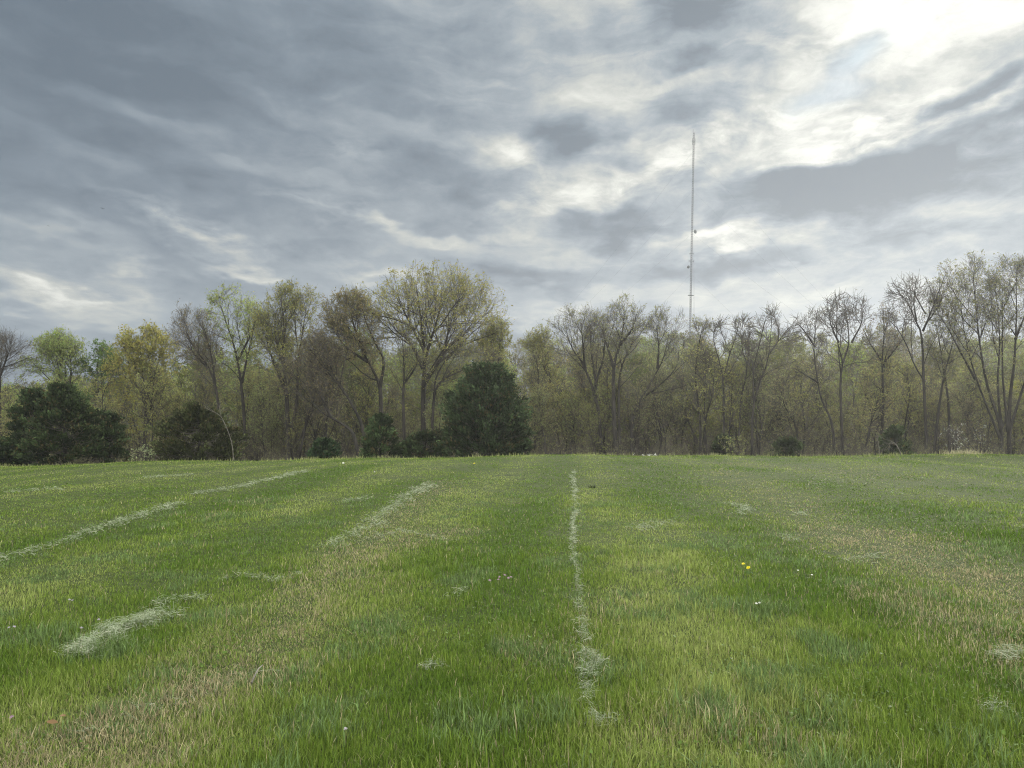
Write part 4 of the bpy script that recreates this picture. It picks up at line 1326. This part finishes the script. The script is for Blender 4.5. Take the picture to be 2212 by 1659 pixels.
def dish(py, side, r):
    c = mast_at(py) + ux * side * 0.55
    prof = [(0.0, -0.35), (0.6, -0.22), (0.95, 0.0), (1.0, 0.12), (0.9, 0.22), (0.0, 0.30)]
    n = 14
    ring = []
    dirn = norm(ux * side * 0.6 - uy * 0.0 + np.array([0, -0.8, 0]))
    e1 = norm(np.cross(dirn, np.array([0, 0, 1.0])))
    e2 = np.cross(dirn, e1)
    for rr, zz in prof:
        for k in range(n):
            a = 2 * math.pi * k / n
            ring.append(c + ux * side * 0.5 * r + r * (rr * (e1 * math.cos(a) + e2 * math.sin(a)) + dirn * zz))
    q = []
    for i in range(len(prof) - 1):
        for k in range(n):
            q.append((i * n + k, i * n + (k + 1) % n, (i + 1) * n + (k + 1) % n, (i + 1) * n + k))
    gg = Geo()
    gg.add(ring, q)
    P = np.stack([mast_at(py), c + ux * side * 0.4 * r])[None]
    gg.add(*tubes(P, np.full((1, 2), 0.05), 5))
    mesh_obj("dish_antenna", gg.data("dish_antenna", [M_DISH]), mast)


dish(500, -1, 0.55)
dish(577, 1, 0.42)


def mast_bar(name, py, half, rad, up=0.0):
    c = mast_at(py)
    gg = Geo()
    P = np.stack([c - ux * half, c + ux * half])[None]
    gg.add(*tubes(P, np.full((1, 2), rad), 6))
    if up:
        for s in (-1, 1):
            P = np.stack([c + ux * half * s - axn * up, c + ux * half * s + axn * up])[None]
            gg.add(*tubes(P, np.full((1, 2), rad), 6))
    mesh_obj(name, gg.data(name, [M_STEEL]), mast)


mast_bar("star_mount", 638, 0.75, 0.10)
mast_bar("side_antenna", 564, 0.62, 0.05, 0.35)
mast_bar("side_antenna", 548, 0.45, 0.05, 0.2)
mast_bar("side_antenna", 306, 0.35, 0.05, 0.9)
gg = Geo()
P = np.stack([axn * (Hm - 0.2) + corner[1], axn * (Hm + 0.9) + corner[1]])[None]
gg.add(*tubes(P, np.full((1, 2), 0.05), 5))
mesh_obj("lightning_rod", gg.data("lightning_rod", [M_STEEL]), mast)
for az_ in (R(195), R(318), R(75)):
    for frac, ar in ((0.93, 0.75), (0.78, 0.75), (0.62, 0.75), (0.47, 0.5), (0.32, 0.5)):
        an = np.array([math.cos(az_), math.sin(az_), 0]) * Hm * ar
        an[2] = float(height(base[0] + an[0], base[1] + an[1])) - base[2]
        s = np.linspace(0, 1, 12)[:, None]
        P = (axn * Hm * frac)[None] * (1 - s) + an[None] * s
        P[:, 2] -= 1.2 * np.sin(s[:, 0] * math.pi)
        gg = Geo()
        gg.add(*tubes(P[None], np.full((1, 12), 0.008), 4))
        mesh_obj("guy_wire", gg.data("guy_wire", [M_STEEL]), mast)


# ------------------------------------------------------------------ birds
def bird(label, px, py, Y, span, roll, yaw):
    p = at_depth(px, py, Y)
    g = Geo()
    P = catmull([(0, 0.32, 0.0), (0, 0.2, 0.02), (0, 0.0, 0.0), (0, -0.2, 0.0), (0, -0.42, -0.01)], 9)[None] * span
    g.add(*tubes(P, np.array([[0.01, 0.035, 0.05, 0.065, 0.07, 0.06, 0.045, 0.035, 0.05]]) * span, 8))
    wing = [(0.05, 0.10, 0.0), (0.25, 0.13, 0.05), (0.42, 0.05, 0.07), (0.5, -0.06, 0.06), (0.40, -0.10, 0.06), (0.22, -0.10, 0.04), (0.05, -0.12, 0.0)]
    for s in (-1, 1):
        top = np.array([(x * s, y, z + 0.006) for x, y, z in wing]) * span
        bot = top - np.array([0, 0, 0.012 * span])
        v = np.concatenate([top, bot])
        q = [(0, 1, 5, 6), (1, 2, 4, 5), (2, 3, 3, 4), (7, 13, 12, 8), (8, 12, 11, 9)]
        q = [t for t in q if len(set(t)) == 4] + [(i, (i + 1) % 7, 7 + (i + 1) % 7, 7 + i) for i in range(7)]
        v = np.concatenate([v, [(top[2] + top[4]) / 2]])
        q += [(2, 3, 4, 14)]
        g.add(v, q)
    tail = np.array([(-0.03, -0.38, 0), (0.03, -0.38, 0), (0.09, -0.55, 0), (-0.09, -0.55, 0)]) * span
    g.add(np.concatenate([tail, tail - (0, 0, 0.01)]), [(0, 1, 2, 3), (4, 7, 6, 5)])
    o = mesh_obj("bird", g.data("bird", [M_FEATHER]), loc=p)
    o.rotation_euler = (R(4), roll, yaw)
    return tag(o, label, "bird", "birds in the grey sky")


bird("larger dark bird gliding level against the grey cloud", 221, 450, 150, 0.9, R(4), R(20))
bird("smaller fainter bird tilting its wings lower in the grey cloud", 104, 488, 190, 0.75, R(18), R(35))


# ------------------------------------------------------------------ thin spring haze
HAZE = 0.0005
m_haze, nt, out = new_mat("haze_air")
pv = nt.nodes.new("ShaderNodeVolumePrincipled")
pv.inputs["Color"].default_value = (0.90, 0.93, 0.96, 1)
pv.inputs["Density"].default_value = HAZE
pv.inputs["Anisotropy"].default_value = 0.55
nt.links.new(pv.outputs[0], out.inputs["Volume"])
hx, hy0, hy1 = 520.0, -520.0, 520.0
hz0, hz1 = float(GZ.min()) - 1.0, float(mt[2]) + 4.0
hv = [(sx * hx, yy, zz) for zz in (hz0, hz1) for yy in (hy0, hy1) for sx in (-1, 1)]
hq = [(0, 2, 3, 1), (4, 5, 7, 6), (0, 1, 5, 4), (2, 6, 7, 3), (0, 4, 6, 2), (1, 3, 7, 5)]
hz = mesh_obj("haze", mesh_data("haze", hv, hq, None, [m_haze], smooth=False))
tag(hz, "thin pale haze in the air over field and woodland", "haze", kind="stuff")

# ------------------------------------------------------------------ sun and sky
sun_dir = norm(ray(2010, 30))
SUN_EL = math.asin(sun_dir[2])
SUN_AZ = math.atan2(sun_dir[0], sun_dir[1])
sl = bpy.data.lights.new("sun", "SUN")
sl.energy = 1.5
sl.angle = R(14)
sl.color = (1.0, 0.95, 0.86)
so = bpy.data.objects.new("sun", sl)
link(so)
so.rotation_euler = (R(90) - SUN_EL, 0, -SUN_AZ + math.pi)
so.location = (30, 60, 80)

world = bpy.data.worlds.new("World")
SC.world = world
world.use_nodes = True
wt = world.node_tree
for n in list(wt.nodes):
    wt.nodes.remove(n)
NN = wt.nodes.new
LK = wt.links.new


def setin(sock, v):
    if isinstance(v, bpy.types.NodeSocket):
        LK(v, sock)
    else:
        sock.default_value = v


def math_(op, a, b=None, c=None, clamp=False):
    n = NN("ShaderNodeMath")
    n.operation = op
    n.use_clamp = clamp
    setin(n.inputs[0], a)
    if b is not None:
        setin(n.inputs[1], b)
    if c is not None:
        setin(n.inputs[2], c)
    return n.outputs[0]


def comb(x, y, z=0.0):
    n = NN("ShaderNodeCombineXYZ")
    for i, v in enumerate((x, y, z)):
        setin(n.inputs[i], v)
    return n.outputs[0]


def noise(vec, scale, detail=4, rough=0.55, w=0.0, dist=0.0):
    n = NN("ShaderNodeTexNoise")
    n.noise_dimensions = "4D"
    LK(vec, n.inputs["Vector"])
    n.inputs["W"].default_value = w
    n.inputs["Scale"].default_value = scale
    n.inputs["Detail"].default_value = detail
    n.inputs["Roughness"].default_value = rough
    n.inputs["Distortion"].default_value = dist
    return n.outputs["Fac"]


tc = NN("ShaderNodeTexCoord")
sepd = NN("ShaderNodeSeparateXYZ")
LK(tc.outputs["Generated"], sepd.inputs[0])
dx, dy, dz = sepd.outputs
az = math_("ARCTAN2", dx, dy)
el = math_("ARCSINE", dz)
# the cloud deck is a flat layer: its pattern is laid out on that plane
zz = math_("ADD", math_("MAXIMUM", dz, 0.0), 0.16)
cu, cv = math_("DIVIDE", dx, zz), math_("DIVIDE", dy, zz)
plane = comb(math_("ADD", math_("MULTIPLY", cu, 0.95), math_("MULTIPLY", cv, -0.04)), math_("MULTIPLY", cv, 0.8))
big = noise(plane, 1.1, 3, 0.5, 1.3, 0.4)
mid = noise(plane, 2.8, 5, 0.55, 4.1, 0.5)
fine = noise(plane, 7.0, 8, 0.66, 7.7, 0.35)
w1 = noise(plane, 2.2, 3, 0.5, 11.0)
w2 = noise(plane, 2.2, 3, 0.5, 15.0)
wf1 = noise(plane, 7.0, 3, 0.5, 21.0)
wf2 = noise(plane, 7.0, 3, 0.5, 25.0)
az_w = math_("ADD", az, math_("ADD", math_("MULTIPLY", math_("SUBTRACT", w1, 0.5), 0.16), math_("MULTIPLY", math_("SUBTRACT", wf1, 0.5), 0.14)))
el_w = math_("ADD", el, math_("ADD", math_("MULTIPLY", math_("SUBTRACT", w2, 0.5), 0.09), math_("MULTIPLY", math_("SUBTRACT", wf2, 0.5), 0.065)))
sky2 = comb(az_w, el_w)


def az_el(px, py):
    d = norm(ray(px, py))
    return math.atan2(d[0], d[1]), math.asin(d[2])


def blob(px, py, rx, ry, rot=0.0):
    a, e = az_el(px, py)
    m = NN("ShaderNodeMapping")
    m.vector_type = "TEXTURE"
    m.inputs["Location"].default_value = (a, e, 0)
    m.inputs["Rotation"].default_value = (0, 0, R(rot))
    m.inputs["Scale"].default_value = (rx / FPX, ry / FPX, 1)
    LK(sky2, m.inputs["Vector"])
    gd = NN("ShaderNodeTexGradient")
    gd.gradient_type = "SPHERICAL"
    LK(m.outputs[0], gd.inputs[0])
    s = NN("ShaderNodeMapRange")
    s.interpolation_type = "SMOOTHSTEP"
    LK(gd.outputs["Fac"], s.inputs["Value"])
    return s.outputs[0]


# broad brightness: bright round the hidden sun, dull grey away from it
sdot = NN("ShaderNodeVectorMath")
sdot.operation = "DOT_PRODUCT"
LK(tc.outputs["Generated"], sdot.inputs[0])
sdot.inputs[1].default_value = sun_dir
ang = math_("ARCCOSINE", math_("MINIMUM", sdot.outputs["Value"], 0.99999))
glow = math_("EXPONENT", math_("MULTIPLY", math_("POWER", math_("DIVIDE", ang, 0.56), 2.0), -1.0))
glow2 = math_("EXPONENT", math_("MULTIPLY", math_("POWER", math_("DIVIDE", ang, 0.20), 2.0), -1.0))
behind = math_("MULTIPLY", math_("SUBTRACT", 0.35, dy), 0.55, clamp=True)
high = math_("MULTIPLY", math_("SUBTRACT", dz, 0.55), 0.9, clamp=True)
v = math_("ADD", 0.185, math_("MULTIPLY", glow, 0.31))
v = math_("ADD", v, math_("MULTIPLY", glow2, 0.03))
v = math_("ADD", v, math_("ADD", behind, high))  # brightness added behind and overhead, out of view, to light the land
lowk = NN("ShaderNodeMapRange")
lowk.interpolation_type = "SMOOTHSTEP"
LK(el, lowk.inputs["Value"])
lowk.inputs["From Min"].default_value = 0.08
lowk.inputs["From Max"].default_value = 0.30
lowk.inputs["To Min"].default_value = 0.40
contrast = math_("MULTIPLY", math_("ADD", 0.36, math_("MULTIPLY", glow, 1.10)), lowk.outputs[0])
v = math_("ADD", v, math_("MULTIPLY", math_("SUBTRACT", big, 0.5), 0.45))
v = math_("ADD", v, math_("MULTIPLY", math_("MULTIPLY", math_("SUBTRACT", mid, 0.5), contrast), 0.75))
v = math_("ADD", v, math_("MULTIPLY", math_("MULTIPLY", math_("SUBTRACT", fine, 0.5), contrast), 0.75))
rip = noise(comb(math_("MULTIPLY", az_w, 3.2), math_("MULTIPLY", el_w, 15.0)), 1.6, 5, 0.62, 31.0, 0.4)
v = math_("ADD", v, math_("MULTIPLY", math_("MULTIPLY", math_("SUBTRACT", rip, 0.5), math_("ADD", 0.34, math_("MULTIPLY", glow, 0.75))), 1.0))
ragged = math_("ADD", 0.95, math_("ADD", math_("MULTIPLY", math_("SUBTRACT", fine, 0.5), 2.6), math_("MULTIPLY", math_("SUBTRACT", rip, 0.5), 2.4)))
BLOBS = [  # px, py, rx, ry, rot, amount
    (300, 130, 800, 330, -8, -0.12), (250, 60, 700, 200, -5, -0.05), (150, 620, 330, 90, -6, 0.14), (60, 645, 170, 40, -8, 0.16), (420, 495, 210, 44, -12, 0.26), (700, 322, 170, 50, -8, 0.16),
    (230, 350, 260, 40, -14, 0.10), (520, 572, 160, 32, -10, 0.24), (310, 575, 140, 26, -8, 0.16), (800, 590, 330, 36, -6, 0.14), (560, 430, 520, 60, -8, -0.06),
    (950, 380, 260, 70, -22, -0.14), (1100, 350, 170, 60, -20, 0.20), (1225, 300, 150, 80, -6, -0.34), (1180, 440, 260, 60, 8, 0.22), (1400, 390, 200, 50, 12, 0.26),
    (1340, 490, 190, 60, -4, -0.30), (1290, 110, 260, 100, -12, -0.18), (1500, 20, 200, 60, -10, -0.32), (1500, 125, 110, 34, 4, -0.26), (1440, 245, 150, 60, 10, -0.20),
    (1850, 375, 460, 90, 8, -0.38), (2000, 420, 330, 60, 6, -0.22), (1640, 370, 140, 46, 6, -0.12), (2120, 180, 190, 34, 14, -0.42), (2000, 255, 190, 36, 12, -0.32), (2190, 240, 160, 40, 14, -0.28),
    (1690, 70, 130, 36, -8, -0.22), (1600, 170, 130, 70, 20, -0.16), (1880, 285, 420, 50, 10, 0.22), (1500, 320, 160, 70, 14, 0.24), (1150, 610, 330, 44, -4, -0.12),
    (1560, 510, 260, 34, 3, 0.20), (1640, 545, 260, 30, 2, -0.16), (1560, 575, 300, 26, 2, -0.20), (1300, 560, 260, 30, 0, 0.12), (1700, 640, 600, 60, 0, 0.10), (2080, 480, 300, 60, 6, -0.18),
    (1000, 540, 300, 60, -5, 0.08), (1950, 40, 300, 90, 0, 0.16), (1865, 120, 100, 50, 10, -0.34), (1800, 188, 120, 40, 0, -0.30), (750, 60, 380, 120, -10, -0.04), (1950, 680, 700, 160, 0, -0.03), (2150, 540, 420, 120, 0, -0.10), (2020, 90, 480, 170, 4, 0.06), (1900, 310, 330, 30, 10, 0.16), (1330, 330, 120, 40, 20, 0.12),
         (1700, 240, 260, 60, 16, 0.16), (1290, 640, 280, 40, 0, 0.12), (1120, 690, 160, 60, 0, 0.14), (240, 690, 400, 60, 0, 0.10), (620, 640, 300, 30, 0, 0.06), (1800, 50, 90, 30, 20, -0.16), (2010, 30, 300, 90, 0, 0.13), (300, 250, 420, 34, -12, 0.10), (560, 200, 360, 40, -14, 0.07), (760, 470, 300, 34, -10, 0.15), (100, 500, 260, 30, -6, 0.12), (900, 500, 260, 26, -6, 0.12), (620, 380, 300, 26, -12, 0.08)]
for px, py, rx, ry, rot, amt in BLOBS:
    if amt > 0.12:
        v = math_("ADD", v, math_("MULTIPLY", math_("MULTIPLY", blob(px, py, rx, ry, rot), amt * 1.35), ragged))
    else:
        v = math_("MULTIPLY_ADD", blob(px, py, rx, ry, rot), amt * 1.35, v)
cr = NN("ShaderNodeValToRGB")
E = cr.color_ramp.elements
stops = [(0.0, (0.106, 0.146, 0.196)), (0.16, (0.176, 0.226, 0.282)), (0.34, (0.300, 0.352, 0.398)), (0.55, (0.525, 0.545, 0.515)), (0.75, (0.785, 0.790, 0.730)), (1.0, (0.95, 0.95, 0.89)), (1.45, (1.12, 1.12, 1.06))]
stops = [(p_ / 1.45, c_) for p_, c_ in stops]
E[0].position, E[0].color = stops[0][0], (*stops[0][1], 1)
E[1].position, E[1].color = stops[-1][0], (*stops[-1][1], 1)
for p_, c_ in stops[1:-1]:
    e = E.new(p_)
    e.color = (*c_, 1)
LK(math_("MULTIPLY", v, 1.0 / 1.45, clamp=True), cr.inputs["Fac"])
sky = NN("ShaderNodeTexSky")
sky.sky_type = "NISHITA"
sky.sun_disc = False
sky.sun_elevation = SUN_EL
sky.sun_rotation = SUN_AZ
blue = math_("MAXIMUM", blob(1865, 122, 110, 56, 10), blob(1800, 190, 130, 46, 0))
mxb = NN("ShaderNodeMixRGB")
LK(math_("MULTIPLY", math_("MULTIPLY", blue, ragged), 0.55, clamp=True), mxb.inputs[0])
LK(cr.outputs[0], mxb.inputs[1])
mxb.inputs[2].default_value = (0.46, 0.61, 0.70, 1)
bg1 = NN("ShaderNodeBackground")
LK(sky.outputs[0], bg1.inputs["Color"])
bg1.inputs["Strength"].default_value = 0.05
bg2 = NN("ShaderNodeBackground")
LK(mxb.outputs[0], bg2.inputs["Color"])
# sky out of view is boosted, an added fill light for field and trees
sky_fill = NN("ShaderNodeMapRange")
sky_fill.interpolation_type = "SMOOTHSTEP"
LK(dy, sky_fill.inputs["Value"])
sky_fill.inputs["From Min"].default_value = 0.60
sky_fill.inputs["From Max"].default_value = 0.05
sky_fill.inputs["To Min"].default_value = 2.0 ** (-EXPOSURE)
sky_fill.inputs["To Max"].default_value = 2.0 ** (-EXPOSURE) * 3.7
LK(sky_fill.outputs[0], bg2.inputs["Strength"])
gap = math_("ADD", math_("MULTIPLY", blob(1865, 125, 120, 60, 10), 0.5), math_("MULTIPLY", blob(1800, 190, 120, 46, 0), 0.6))
gap = math_("MINIMUM", math_("MAXIMUM", math_("MULTIPLY", gap, 0.10), 0.0), 0.08)
mixw = NN("ShaderNodeMixShader")
LK(gap, mixw.inputs[0])
LK(bg2.outputs[0], mixw.inputs[1])
LK(bg1.outputs[0], mixw.inputs[2])
wo = NN("ShaderNodeOutputWorld")
LK(mixw.outputs[0], wo.inputs["Surface"])

# ------------------------------------------------------------------ render settings
SC.view_settings.view_transform = "Standard"
SC.view_settings.look = "None"
SC.view_settings.exposure = EXPOSURE
SC.view_settings.gamma = 1.0
SC.render.engine = "CYCLES"
SC.cycles.volume_bounces = 0
SC.cycles.max_bounces = 6
SC.cycles.diffuse_bounces = 3
SC.cycles.transmission_bounces = 4
SC.cycles.use_denoising = True
SC.cycles.denoising_prefilter = 'NONE'
SC.cycles.filter_width = 1.15
